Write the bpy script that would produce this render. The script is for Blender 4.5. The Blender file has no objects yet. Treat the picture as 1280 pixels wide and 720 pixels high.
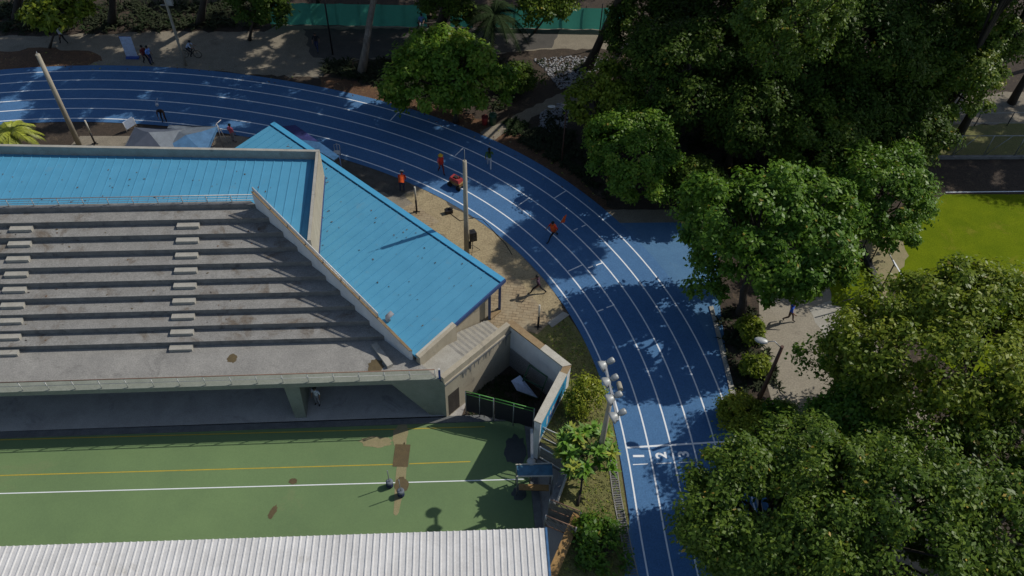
import bpy, bmesh, math, random
import numpy as np
from mathutils import Vector, Matrix, Quaternion

rnd = random.Random(11)
C = bpy.context.scene.collection
scene = bpy.context.scene

# ------------------------------------------------------------------ camera
FOC, CAMH = 1050.0, 39.4
_nx, _ny = 606.0, 1281.0
_th = math.atan(math.hypot(_nx - 640, _ny - 360) / FOC)
PITCH = math.pi / 2 - _th
ROLL = math.atan2(640 - _nx, _ny - 360)
FW = Vector((0, math.cos(PITCH), -math.sin(PITCH)))
_r0 = Vector((1, 0, 0)); _u0 = _r0.cross(FW)
RT = _r0 * math.cos(ROLL) + _u0 * math.sin(ROLL)
UP = -_r0 * math.sin(ROLL) + _u0 * math.cos(ROLL)

def P(px, py, z=0.0):
    """real point at height z seen at this place of the photograph"""
    d = FW * FOC + RT * (px - 640) - UP * (py - 360)
    t = (z - CAMH) / d.z
    return Vector((d.x * t, d.y * t, z))

cam_d = bpy.data.cameras.new("camera")
cam = bpy.data.objects.new("camera", cam_d); C.objects.link(cam)
cam.matrix_world = Matrix(((RT.x, UP.x, -FW.x, 0), (RT.y, UP.y, -FW.y, 0), (RT.z, UP.z, -FW.z, CAMH), (0, 0, 0, 1)))
cam_d.sensor_width = 36.0; cam_d.lens = FOC / 1280 * 36.0
cam_d.clip_start = 0.5; cam_d.clip_end = 2000
scene.camera = cam
scene.render.resolution_x = 1024; scene.render.resolution_y = 576

# ------------------------------------------------------------------ light
SUN_AZ, SUN_EL = math.radians(24), math.radians(44)
w = bpy.data.worlds.new("World"); scene.world = w; w.use_nodes = True
nt = w.node_tree
sky = nt.nodes.new("ShaderNodeTexSky"); sky.sky_type = 'NISHITA'; sky.sun_disc = False
sky.sun_elevation = SUN_EL; sky.sun_rotation = math.pi / 2 - SUN_AZ
bg = nt.nodes["Background"]; bg.inputs[1].default_value = 0.095
nt.links.new(sky.outputs[0], bg.inputs[0])
sl = bpy.data.lights.new("sun", 'SUN'); sl.energy = 3.4; sl.angle = math.radians(0.5); sl.color = (1, 0.95, 0.87)
so = bpy.data.objects.new("sun", sl); C.objects.link(so)
so.rotation_euler = Vector((-math.cos(SUN_AZ) * math.cos(SUN_EL), -math.sin(SUN_AZ) * math.cos(SUN_EL), -math.sin(SUN_EL))).to_track_quat('-Z', 'Y').to_euler()
so.location = (20, 10, 60)
vs = scene.view_settings
vs.view_transform = 'Standard'; vs.look = 'None'; vs.exposure = 0.0; vs.gamma = 1.0; vs.use_curve_mapping = False

# ------------------------------------------------------------------ materials
MATS = {}
def _new(name):
    m = bpy.data.materials.new(name); m.use_nodes = True
    n = m.node_tree.nodes; b = n["Principled BSDF"]
    MATS[name] = m
    return m, m.node_tree, b
def _noise(nt, scale, detail=6, rough=0.6, vec=None, dist=0):
    x = nt.nodes.new("ShaderNodeTexNoise"); x.inputs["Scale"].default_value = scale
    x.inputs["Detail"].default_value = detail; x.inputs["Roughness"].default_value = rough
    x.inputs["Distortion"].default_value = dist
    if vec is not None: nt.links.new(vec, x.inputs["Vector"])
    return x.outputs["Fac"]
def _ramp(nt, fac, stops, interp='LINEAR'):
    r = nt.nodes.new("ShaderNodeValToRGB"); r.color_ramp.interpolation = interp
    el = r.color_ramp.elements
    while len(el) < len(stops): el.new(0.5)
    for e, (p, c) in zip(el, stops):
        e.position = p; e.color = (c[0], c[1], c[2], 1) if hasattr(c, '__len__') else (c, c, c, 1)
    nt.links.new(fac, r.inputs[0])
    return r.outputs[0]
def _mix(nt, fac, a, b, mode='MIX'):
    x = nt.nodes.new("ShaderNodeMix"); x.data_type = 'RGBA'; x.blend_type = mode; x.clamp_factor = True
    for sock, v in ((x.inputs[0], fac), (x.inputs[6], a), (x.inputs[7], b)):
        if isinstance(v, (int, float)): sock.default_value = v
        elif hasattr(v, '__len__'): sock.default_value = (v[0], v[1], v[2], 1)
        else: nt.links.new(v, sock)
    return x.outputs[2]
def _pos(nt, scale=(1, 1, 1), rotz=0.0):
    g = nt.nodes.new("ShaderNodeNewGeometry"); m = nt.nodes.new("ShaderNodeMapping")
    m.inputs["Scale"].default_value = scale; m.inputs["Rotation"].default_value = (0, 0, rotz)
    nt.links.new(g.outputs["Position"], m.inputs[0]); return m.outputs[0]
def _bump(nt, b, h, strength=0.3, dist=0.05):
    x = nt.nodes.new("ShaderNodeBump"); x.inputs["Strength"].default_value = strength; x.inputs["Distance"].default_value = dist
    nt.links.new(h, x.inputs["Height"]); nt.links.new(x.outputs[0], b.inputs["Normal"])

def surf(name, c1, c2=None, scale=1.5, c3=None, amt3=0.5, scale3=0.4, rough=0.8, fine=0.2, finescale=25, metal=0.0, bump=0.0, stretch=None, rotz=0.0, spec=0.4):
    """worn natural surface: two colours broken up by noise, a third in larger worn patches, fine grain"""
    m, nt, b = _new(name)
    pos = _pos(nt, stretch or (1, 1, 1), rotz)
    c2 = c2 or tuple(x * 0.78 for x in c1)
    col = _mix(nt, _ramp(nt, _noise(nt, scale, 8, 0.65, pos), [(0.35, 0), (0.65, 1)]), c1, c2)
    if c3 is not None:
        col = _mix(nt, _ramp(nt, _noise(nt, scale3, 9, 0.7, _pos(nt), 0.6), [(amt3, 0), (min(1, amt3 + 0.14), 1)]), col, c3)
    if fine:
        f = _noise(nt, finescale, 3, 0.7, _pos(nt))
        col = _mix(nt, fine, col, _ramp(nt, f, [(0.3, 0.0), (0.7, 1.0)]), 'OVERLAY')
        if bump: _bump(nt, b, f, bump)
    nt.links.new(col, b.inputs["Base Color"])
    b.inputs["Roughness"].default_value = rough; b.inputs["Metallic"].default_value = metal
    b.inputs["Specular IOR Level"].default_value = spec
    return m

def plain(name, c, rough=0.6, metal=0.0, var=0.12, scale=6):
    return surf(name, c, tuple(x * (1 - var * 2) for x in c), scale=scale, rough=rough, metal=metal, fine=0.08)

surf("track_blue", (0.066, 0.160, 0.310), (0.058, 0.145, 0.290), scale=1.1, c3=(0.080, 0.170, 0.305), amt3=0.62, scale3=0.5, rough=0.85, fine=0.24, finescale=18, spec=0.25)
surf("apron_blue", (0.080, 0.182, 0.315), (0.068, 0.160, 0.290), scale=0.9, c3=(0.098, 0.190, 0.305), amt3=0.56, scale3=0.35, rough=0.85, fine=0.16, finescale=16, spec=0.25)
surf("line_white", (0.80, 0.82, 0.82), (0.70, 0.73, 0.75), scale=2.5, c3=(0.48, 0.55, 0.62), amt3=0.66, scale3=1.5, rough=0.8, fine=0.1)
surf("concrete", (0.275, 0.265, 0.240), (0.215, 0.208, 0.190), scale=0.9, c3=(0.145, 0.140, 0.128), amt3=0.57, scale3=0.55, rough=0.9, fine=0.25, finescale=14)
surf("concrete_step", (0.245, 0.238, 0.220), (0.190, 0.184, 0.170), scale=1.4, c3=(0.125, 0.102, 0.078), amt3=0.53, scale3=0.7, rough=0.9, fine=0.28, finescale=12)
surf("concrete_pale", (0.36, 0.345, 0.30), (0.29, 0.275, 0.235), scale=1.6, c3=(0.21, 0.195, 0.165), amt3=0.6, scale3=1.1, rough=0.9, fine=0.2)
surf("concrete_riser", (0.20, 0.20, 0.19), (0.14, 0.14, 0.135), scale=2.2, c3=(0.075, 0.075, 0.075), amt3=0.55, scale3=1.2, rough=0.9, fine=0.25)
surf("concrete_green", (0.225, 0.24, 0.20), (0.18, 0.195, 0.16), scale=1.2, c3=(0.25, 0.25, 0.21), amt3=0.6, scale3=0.7, rough=0.9, fine=0.2)
surf("cream_plaster", (0.40, 0.355, 0.265), (0.33, 0.29, 0.215), scale=2.0, c3=(0.235, 0.21, 0.165), amt3=0.57, scale3=1.1, rough=0.9, fine=0.15, stretch=(1, 1, 0.25))
surf("grey_plaster", (0.62, 0.63, 0.63), (0.54, 0.55, 0.55), scale=1.6, c3=(0.28, 0.285, 0.28), amt3=0.6, scale3=0.9, rough=0.9, fine=0.15, stretch=(1, 1, 0.3))
surf("coping_brown", (0.30, 0.215, 0.115), (0.22, 0.15, 0.08), scale=3, c3=(0.34, 0.29, 0.21), amt3=0.6, scale3=2, rough=0.9)
surf("coping_white", (0.48, 0.455, 0.385), (0.40, 0.375, 0.31), scale=2.5, c3=(0.30, 0.27, 0.22), amt3=0.64, scale3=2, rough=0.9)
surf("roof_blue", (0.080, 0.285, 0.435), (0.069, 0.258, 0.400), scale=0.9, c3=(0.112, 0.255, 0.35), amt3=0.60, scale3=0.8, rough=0.5, fine=0.07, finescale=20, spec=0.3)
surf("gutter_blue", (0.065, 0.31, 0.51), (0.06, 0.285, 0.47), scale=2, rough=0.5, fine=0.08)
plain("steel_blue", (0.035, 0.075, 0.20), 0.5)
plain("seam_dark", (0.012, 0.05, 0.10), 0.7)
surf("roof_white", (0.61, 0.60, 0.58), (0.52, 0.51, 0.49), scale=0.8, c3=(0.42, 0.40, 0.36), amt3=0.60, scale3=0.5, rough=0.55, fine=0.1, finescale=10)
surf("court_green", (0.142, 0.218, 0.088), (0.115, 0.180, 0.076), scale=0.18, c3=(0.165, 0.195, 0.090), amt3=0.60, scale3=0.16, rough=0.85, fine=0.07, finescale=14)
surf("court_edge", (0.15, 0.155, 0.15), (0.10, 0.105, 0.105), scale=1.5, rough=0.9)
surf("under_floor", (0.44, 0.42, 0.38), (0.35, 0.33, 0.30), scale=0.8, c3=(0.24, 0.23, 0.22), amt3=0.55, scale3=0.5, rough=0.85)
surf("line_yellow", (0.45, 0.33, 0.03), (0.36, 0.28, 0.04), scale=2, c3=(0.20, 0.24, 0.06), amt3=0.6, scale3=0.8, rough=0.8)
surf("stain_brown", (0.115, 0.085, 0.038), (0.085, 0.063, 0.03), scale=3, rough=0.6)
surf("stain_sand", (0.27, 0.225, 0.125), (0.22, 0.20, 0.10), scale=2, rough=0.9)
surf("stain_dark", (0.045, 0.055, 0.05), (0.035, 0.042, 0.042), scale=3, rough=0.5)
surf("soil", (0.058, 0.042, 0.030), (0.038, 0.029, 0.021), scale=2.2, c3=(0.13, 0.095, 0.058), amt3=0.57, scale3=0.8, rough=0.95, fine=0.4, finescale=9, bump=0.5)
surf("litter", (0.135, 0.070, 0.035), (0.080, 0.045, 0.026), scale=3, c3=(0.25, 0.17, 0.075), amt3=0.57, scale3=1.4, rough=0.95, fine=0.4, finescale=10, bump=0.5)
surf("path_tan", (0.235, 0.205, 0.155), (0.19, 0.165, 0.125), scale=1.2, c3=(0.14, 0.12, 0.09), amt3=0.57, scale3=0.7, rough=0.95, fine=0.3, finescale=12)
surf("asphalt", (0.085, 0.078, 0.070), (0.062, 0.058, 0.052), scale=1.2, c3=(0.12, 0.105, 0.085), amt3=0.6, scale3=0.6, rough=0.95, fine=0.3)
surf("sand", (0.345, 0.280, 0.165), (0.27, 0.215, 0.125), scale=1.6, c3=(0.19, 0.145, 0.080), amt3=0.57, scale3=1.0, rough=0.95, fine=0.3, finescale=9, bump=0.4)
surf("mud", (0.085, 0.080, 0.068), (0.055, 0.052, 0.045), scale=2.2, c3=(0.16, 0.145, 0.115), amt3=0.58, scale3=1.0, rough=0.8, fine=0.35)
surf("grass_dry", (0.125, 0.135, 0.040), (0.165, 0.150, 0.055), scale=1.8, c3=(0.21, 0.175, 0.085), amt3=0.57, scale3=1.0, rough=0.95, fine=0.4, finescale=11, bump=0.5)
surf("grass_field", (0.132, 0.172, 0.006), (0.098, 0.140, 0.005), scale=0.7, c3=(0.170, 0.172, 0.018), amt3=0.56, scale3=0.4, rough=1.0, fine=0.2, finescale=12, bump=0.4, spec=0.05)
surf("walkway", (0.285, 0.255, 0.200), (0.245, 0.218, 0.17), scale=1.0, c3=(0.20, 0.175, 0.135), amt3=0.6, scale3=0.6, rough=0.95, fine=0.22, finescale=10)
surf("pebble", (0.36, 0.36, 0.37), (0.22, 0.22, 0.23), scale=5, rough=0.9)
surf("bark_pale", (0.24, 0.21, 0.17), (0.13, 0.115, 0.095), scale=4, c3=(0.33, 0.31, 0.27), amt3=0.6, scale3=2, rough=0.95, stretch=(1, 1, 0.3))
surf("bark_dark", (0.055, 0.045, 0.036), (0.035, 0.028, 0.022), scale=5, rough=0.95, stretch=(1, 1, 0.3))
surf("wood_beam", (0.36, 0.22, 0.085), (0.28, 0.165, 0.06), scale=6, c3=(0.22, 0.14, 0.07), amt3=0.6, scale3=2, rough=0.9)
surf("pole_concrete", (0.36, 0.325, 0.255), (0.28, 0.25, 0.19), scale=4, rough=0.9, stretch=(1, 1, 0.3))
plain("pole_brown", (0.085, 0.040, 0.026), 0.7)
plain("galv", (0.36, 0.37, 0.37), 0.45, 0.6)
plain("lamp_grey", (0.40, 0.41, 0.39), 0.45, 0.2)
plain("white_paint", (0.58, 0.57, 0.54), 0.5)
plain("rust_pipe", (0.20, 0.115, 0.075), 0.7)
plain("black_paint", (0.018, 0.018, 0.02), 0.5)
plain("black_tarp", (0.022, 0.020, 0.026), 0.6)
plain("green_pipe", (0.09, 0.30, 0.06), 0.5)
plain("dark_green_pipe", (0.02, 0.075, 0.04), 0.5)
m = plain("tarp_green", (0.045, 0.215, 0.165), 0.6, 0, 0.15, 2); nt = m.node_tree
_tr = nt.nodes.new("ShaderNodeBsdfTranslucent"); _tr.inputs[0].default_value = (0.07, 0.34, 0.26, 1); _mx = nt.nodes.new("ShaderNodeMixShader"); _mx.inputs[0].default_value = 0.5
nt.links.new(nt.nodes["Principled BSDF"].outputs[0], _mx.inputs[1]); nt.links.new(_tr.outputs[0], _mx.inputs[2]); nt.links.new(_mx.outputs[0], nt.nodes["Material Output"].inputs[0])
plain("tarp_blue", (0.055, 0.15, 0.30), 0.5, 0, 0.2, 2)
plain("tarp_violet", (0.04, 0.045, 0.16), 0.55, 0, 0.2, 2)
plain("tent_grey", (0.085, 0.10, 0.135), 0.6, 0, 0.1, 2)
plain("tent_pale", (0.13, 0.155, 0.185), 0.6, 0, 0.15, 2)
plain("tent_blue", (0.07, 0.17, 0.31), 0.6, 0, 0.15, 2)
plain("mural_blue", (0.03, 0.30, 0.56), 0.6)
plain("mural_navy", (0.04, 0.09, 0.33), 0.6)
plain("mural_red", (0.50, 0.10, 0.06), 0.6)
plain("canopy_teal", (0.045, 0.15, 0.23), 0.5, 0, 0.2, 3)
plain("red_paint", (0.36, 0.045, 0.045), 0.5)
plain("yellow_paint", (0.70, 0.42, 0.02), 0.4)
plain("steel_dark", (0.06, 0.06, 0.06), 0.5, 0.5)
plain("rubber", (0.015, 0.015, 0.015), 0.8)
plain("skin", (0.29, 0.155, 0.095), 0.6)
plain("hair_black", (0.008, 0.007, 0.006), 0.6)
plain("eye_white", (0.6, 0.6, 0.6), 0.4)
for nm, c in (("cloth_white", (0.62, 0.64, 0.68)), ("cloth_black", (0.015, 0.015, 0.018)), ("cloth_red", (0.60, 0.035, 0.02)), ("cloth_orange", (0.75, 0.10, 0.015)),
              ("cloth_blue", (0.03, 0.10, 0.55)), ("cloth_lightblue", (0.18, 0.33, 0.75)), ("cloth_green", (0.06, 0.14, 0.03)), ("cloth_pink", (0.62, 0.14, 0.20)), ("cloth_maroon", (0.17, 0.025, 0.022)),
              ("cloth_navy", (0.02, 0.03, 0.09)), ("cloth_grey", (0.28, 0.28, 0.30)), ("cloth_pale", (0.50, 0.58, 0.72)), ("cloth_plum", (0.07, 0.035, 0.06)), ("cloth_brown", (0.10, 0.06, 0.045))):
    plain(nm, c, 0.85)

# bricks of the inner plaza
m, nt, b = _new("brick_paving")
br = nt.nodes.new("ShaderNodeTexBrick"); br.inputs["Scale"].default_value = 1.0
br.inputs["Brick Width"].default_value = 0.42; br.inputs["Row Height"].default_value = 0.21; br.inputs["Mortar Size"].default_value = 0.018
br.inputs["Color1"].default_value = (0.33, 0.255, 0.155, 1); br.inputs["Color2"].default_value = (0.25, 0.19, 0.115, 1); br.inputs["Mortar"].default_value = (0.14, 0.105, 0.065, 1)
nt.links.new(_pos(nt, (1, 1, 1), 0.1), br.inputs["Vector"])
col = _mix(nt, _ramp(nt, _noise(nt, 0.8, 8, 0.7, _pos(nt)), [(0.45, 0), (0.65, 1)]), br.outputs[0], (0.33, 0.275, 0.18))
nt.links.new(col, b.inputs["Base Color"]); b.inputs["Roughness"].default_value = 0.95
# wire mesh (open weave)
def weave(name, c, scale, thr):
    m, nt, b = _new(name)
    b.inputs["Base Color"].default_value = (*c, 1); b.inputs["Roughness"].default_value = 0.6
    tc = nt.nodes.new("ShaderNodeTexCoord")
    outs = []
    for r in (0.785, -0.785):
        wv = nt.nodes.new("ShaderNodeTexWave"); wv.inputs["Scale"].default_value = scale
        mp = nt.nodes.new("ShaderNodeMapping"); mp.inputs["Rotation"].default_value = (r, r, r)
        nt.links.new(tc.outputs["Object"], mp.inputs[0]); nt.links.new(mp.outputs[0], wv.inputs[0])
        outs.append(_ramp(nt, wv.outputs["Fac"], [(thr, 0), (thr + 0.05, 1)]))
    a = _mix(nt, 1.0, outs[0], outs[1], 'LIGHTEN')
    nt.links.new(a, b.inputs["Alpha"])
weave("wire_mesh", (0.16, 0.15, 0.13), 5.0, 0.80)

def leafmat(name, stops, trans=0.3, spec=0.22):
    m, nt, b = _new(name)
    at = nt.nodes.new("ShaderNodeAttribute"); at.attribute_name = "tint"
    col = _ramp(nt, at.outputs["Fac"], stops)
    nt.links.new(col, b.inputs["Base Color"]); b.inputs["Roughness"].default_value = 0.42; b.inputs["Specular IOR Level"].default_value = spec
    tr = nt.nodes.new("ShaderNodeBsdfTranslucent"); nt.links.new(_mix(nt, 1.0, col, (1.0, 1.05, 0.5), 'MULTIPLY'), tr.inputs[0])
    mx = nt.nodes.new("ShaderNodeMixShader"); mx.inputs[0].default_value = trans
    nt.links.new(b.outputs[0], mx.inputs[1]); nt.links.new(tr.outputs[0], mx.inputs[2])
    nt.links.new(mx.outputs[0], nt.nodes["Material Output"].inputs[0])
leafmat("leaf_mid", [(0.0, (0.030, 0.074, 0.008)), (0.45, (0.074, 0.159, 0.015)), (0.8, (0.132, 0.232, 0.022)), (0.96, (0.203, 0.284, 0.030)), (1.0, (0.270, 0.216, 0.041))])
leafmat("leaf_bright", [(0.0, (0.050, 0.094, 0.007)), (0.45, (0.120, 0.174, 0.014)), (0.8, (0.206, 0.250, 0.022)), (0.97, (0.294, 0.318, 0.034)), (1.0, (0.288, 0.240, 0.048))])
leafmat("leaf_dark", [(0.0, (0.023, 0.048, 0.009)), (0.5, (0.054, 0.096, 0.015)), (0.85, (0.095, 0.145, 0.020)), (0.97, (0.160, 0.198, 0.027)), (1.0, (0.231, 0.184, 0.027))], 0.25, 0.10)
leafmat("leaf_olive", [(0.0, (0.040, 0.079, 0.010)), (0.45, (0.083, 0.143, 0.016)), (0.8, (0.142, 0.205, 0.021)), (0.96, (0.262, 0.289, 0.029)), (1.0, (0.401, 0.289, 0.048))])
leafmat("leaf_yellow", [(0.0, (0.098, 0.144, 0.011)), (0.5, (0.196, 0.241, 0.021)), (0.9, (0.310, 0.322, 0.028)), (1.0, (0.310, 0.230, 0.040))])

# ------------------------------------------------------------------ mesh building
class MB:
    def __init__(s): s.v = []; s.f = []; s.m = []; s.sm = []; s.mats = []
    def mi(s, mat):
        if mat not in s.mats: s.mats.append(mat)
        return s.mats.index(mat)
    def add(s, vs, fs, mat, smooth=False):
        o = len(s.v); i = s.mi(mat)
        s.v += [tuple(v) for v in vs]
        for f in fs: s.f.append(tuple(o + k for k in f)); s.m.append(i); s.sm.append(smooth)
    def poly(s, pts, mat): s.add(pts, [tuple(range(len(pts)))], mat)
    def hexa(s, b, t, mat):
        n = len(b)
        s.add(list(b) + list(t), [tuple(range(n))[::-1], tuple(range(n, 2 * n))] + [(k, (k + 1) % n, n + (k + 1) % n, n + k) for k in range(n)], mat)
    def prism(s, pts, z0, z1, mat):
        """upright prism over a plan outline; z1 may be a number or a function of the point"""
        pts = [Vector((p[0], p[1], 0)) for p in pts]
        a = sum(pts[i].x * pts[(i + 1) % len(pts)].y - pts[(i + 1) % len(pts)].x * pts[i].y for i in range(len(pts)))
        if a < 0: pts = pts[::-1]
        zf = lambda z, p: z(p) if callable(z) else z
        s.hexa([(p.x, p.y, zf(z0, p)) for p in pts], [(p.x, p.y, zf(z1, p)) for p in pts], mat)
    def box(s, c, size, mat, rot=None):
        x, y, z = (k / 2 for k in size); M = rot or Matrix.Identity(3); c = Vector(c)
        vs = [c + M @ Vector(p) for p in ((-x, -y, -z), (x, -y, -z), (x, y, -z), (-x, y, -z), (-x, -y, z), (x, -y, z), (x, y, z), (-x, y, z))]
        s.add(vs, [(3, 2, 1, 0), (4, 5, 6, 7), (0, 1, 5, 4), (1, 2, 6, 5), (2, 3, 7, 6), (3, 0, 4, 7)], mat)
    def beam(s, a, b, wd, ht, mat, up=(0, 0, 1)):
        a, b = Vector(a), Vector(b); d = b - a; L = d.length
        if L < 1e-6: return
        y = d / L; x = y.cross(Vector(up))
        if x.length < 1e-4: x = y.cross(Vector((1, 0, 0)))
        x.normalize(); z = x.cross(y)
        s.box((a + b) / 2, (wd, L, ht), mat, Matrix((x, y, z)).transposed())
    def tube(s, pts, rad, mat, n=8, cap=True):
        pts = [Vector(p) for p in pts]
        if not hasattr(rad, '__len__'): rad = [rad] * len(pts)
        vs = []; prev = None
        for i, p in enumerate(pts):
            d = (pts[min(i + 1, len(pts) - 1)] - pts[max(i - 1, 0)]).normalized()
            if prev is None:
                x = d.cross(Vector((0, 0, 1)))
                if x.length < 1e-3: x = Vector((1, 0, 0))
            else: x = prev - d * prev.dot(d)
            x.normalize(); y = d.cross(x); prev = x
            vs += [p + (x * math.cos(2 * math.pi * k / n) + y * math.sin(2 * math.pi * k / n)) * rad[i] for k in range(n)]
        fs = [(i * n + k, i * n + (k + 1) % n, (i + 1) * n + (k + 1) % n, (i + 1) * n + k) for i in range(len(pts) - 1) for k in range(n)]
        s.add(vs, fs, mat, True)
        if cap:
            o = len(s.v) - len(vs); i = s.mi(mat)
            s.f.append(tuple(o + k for k in range(n))[::-1]); s.m.append(i); s.sm.append(False)
            s.f.append(tuple(o + (len(pts) - 1) * n + k for k in range(n))); s.m.append(i); s.sm.append(False)
    def ball(s, c, r, mat, n=10, m=6, rot=None):
        r = r if hasattr(r, '__len__') else (r, r, r); c = Vector(c); M = rot or Matrix.Identity(3)
        vs = [c + M @ Vector((0, 0, -r[2]))]
        for j in range(1, m):
            a = -math.pi / 2 + math.pi * j / m
            vs += [c + M @ Vector((r[0] * math.cos(a) * math.cos(2 * math.pi * k / n), r[1] * math.cos(a) * math.sin(2 * math.pi * k / n), r[2] * math.sin(a))) for k in range(n)]
        vs.append(c + M @ Vector((0, 0, r[2])))
        fs = [(0, 1 + (k + 1) % n, 1 + k) for k in range(n)]
        for j in range(m - 2): fs += [(1 + j * n + k, 1 + j * n + (k + 1) % n, 1 + (j + 1) * n + (k + 1) % n, 1 + (j + 1) * n + k) for k in range(n)]
        t = len(vs) - 1; fs += [(t, 1 + (m - 2) * n + k, 1 + (m - 2) * n + (k + 1) % n) for k in range(n)]
        s.add(vs, fs, mat, True)
    def lathe(s, prof, mat, c=(0, 0, 0), n=14, rot=None):
        c = Vector(c); M = rot or Matrix.Identity(3); vs = []
        for r, z in prof: vs += [c + M @ Vector((r * math.cos(2 * math.pi * k / n), r * math.sin(2 * math.pi * k / n), z)) for k in range(n)]
        fs = [(i * n + k, i * n + (k + 1) % n, (i + 1) * n + (k + 1) % n, (i + 1) * n + k) for i in range(len(prof) - 1) for k in range(n)]
        s.add(vs, fs, mat, True)
    def mesh(s, name, org=Vector((0, 0, 0))):
        me = bpy.data.meshes.new(name)
        me.from_pydata([(v[0] - org.x, v[1] - org.y, v[2] - org.z) for v in s.v], [], s.f)
        for m in s.mats: me.materials.append(MATS[m])
        me.polygons.foreach_set("material_index", s.m); me.polygons.foreach_set("use_smooth", s.sm)
        me.update(); return me
    def build(s, name, parent=None):
        org = Vector((0, 0, 0)); q = parent
        while q is not None: org = org + q.location; q = q.parent
        o = bpy.data.objects.new(name, s.mesh(name, org)); C.objects.link(o)
        if parent is not None: o.parent = parent
        return o
    def top(s, name):
        """a thing of one mesh: origin moved to its base"""
        xs = [v[0] for v in s.v]; ys = [v[1] for v in s.v]; zs = [v[2] for v in s.v]
        org = Vector(((min(xs) + max(xs)) / 2, (min(ys) + max(ys)) / 2, min(zs)))
        o = bpy.data.objects.new(name, s.mesh(name, org)); C.objects.link(o); o.location = org
        return o

def tag(o, label, cat, group=None, kind=None):
    o["label"] = label; o["category"] = cat
    if group: o["group"] = group
    if kind: o["kind"] = kind
    return o
def thing(name, loc, label, cat, group=None):
    o = bpy.data.objects.new(name, None); C.objects.link(o); o.location = loc; o.empty_display_size = 0.3
    return tag(o, label, cat, group)
def struct(o): o["kind"] = "structure"; return o
def stuff(o, label, cat): return tag(o, label, cat, kind="stuff")
def copy_tree(o, parent=None):
    c = o.copy(); C.objects.link(c); c.parent = parent
    for ch in o.children: copy_tree(ch, c)
    return c
def turn(o, a): o.rotation_euler = (0, 0, a)

def fill(name, outer, z, mat, holes=()):
    """flat sheet from a plan outline, with holes"""
    bm = bmesh.new(); es = []
    for loop in (outer, *holes):
        vs = [bm.verts.new((p[0], p[1], z)) for p in loop]
        es += [bm.edges.new((vs[i], vs[(i + 1) % len(vs)])) for i in range(len(vs))]
    bmesh.ops.triangle_fill(bm, use_beauty=True, use_dissolve=False, edges=es, normal=(0, 0, 1))
    for f in bm.faces:
        f.normal_update()
        if f.normal.z < 0: f.normal_flip()
    me = bpy.data.meshes.new(name); bm.to_mesh(me); bm.free()
    me.materials.append(MATS[mat])
    o = bpy.data.objects.new(name, me); C.objects.link(o)
    return struct(o)
def rough_loop(pts, step=0.5, amp=0.12, seed=1):
    """outline with an uneven natural edge"""
    r = random.Random(seed); out = []
    for i in range(len(pts)):
        a, b = Vector((pts[i][0], pts[i][1], 0)), Vector((pts[(i + 1) % len(pts)][0], pts[(i + 1) % len(pts)][1], 0))
        n = max(1, int((b - a).length / step)); t = (b - a).normalized(); nn = Vector((-t.y, t.x, 0))
        for k in range(n):
            q = a.lerp(b, k / n) + nn * (r.uniform(-amp, amp) if k else 0)
            out.append((q.x, q.y))
    return out
def pxs(lst, z=0.0): return [P(x, y, z) for x, y in lst]
# ================================================================== THE SETTING
ZC = -1.8          # court terrace
ZD = 1.7           # lowest deck of the grandstand
# inner lane line as fitted on the ground
_co = [0.58787, -0.83138, -0.41287, -0.6968, 1.67819, 3.4952, 0.04973, -2.55214, 27.22169]
def _l1(th):
    r = 0.0
    for c in _co: r = r * (th - 0.8) + c
    return Vector((-22 + r * math.cos(th), 22 + r * math.sin(th), 0))
L1 = [_l1(math.radians(-9 + 127.5 * k / 90)) for k in range(91)]
d0 = (L1[0] - L1[1]).normalized(); L1 = [L1[0] + d0 * 45, L1[0] + d0 * 20, L1[0] + d0 * 8] + L1
d1 = (L1[-1] - L1[-2]).normalized()
ang = math.atan2(d1.y, d1.x)
for k in range(14):
    ang += 0.055; L1.append(L1[-1] + Vector((math.cos(ang), math.sin(ang), 0)) * 2.0)
NRM = []
for i in range(len(L1)):
    t = (L1[min(i + 1, len(L1) - 1)] - L1[max(i - 1, 0)]).normalized(); NRM.append(Vector((t.y, -t.x, 0)))
def lane(off): return [p + n * off for p, n in zip(L1, NRM)]
LW = 1.212
def ribbon(name, a, b, z, mat, parent=None):
    mb = MB(); A, B = lane(a), lane(b)
    vs = []
    for p, q in zip(A, B): vs += [(p.x, p.y, z), (q.x, q.y, z)]
    mb.add(vs, [(2 * i, 2 * i + 1, 2 * i + 3, 2 * i + 2) for i in range(len(A) - 1)], mat)
    return mb.build(name, parent)
def strip(mb, a, b, wd, z, mat):
    a, b = Vector((a[0], a[1], 0)), Vector((b[0], b[1], 0)); t = (b - a).normalized(); n = Vector((-t.y, t.x, 0)) * wd / 2
    mb.add([(q.x, q.y, z) for q in (a - n, b - n, b + n, a + n)], [(0, 1, 2, 3)], mat)

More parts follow.
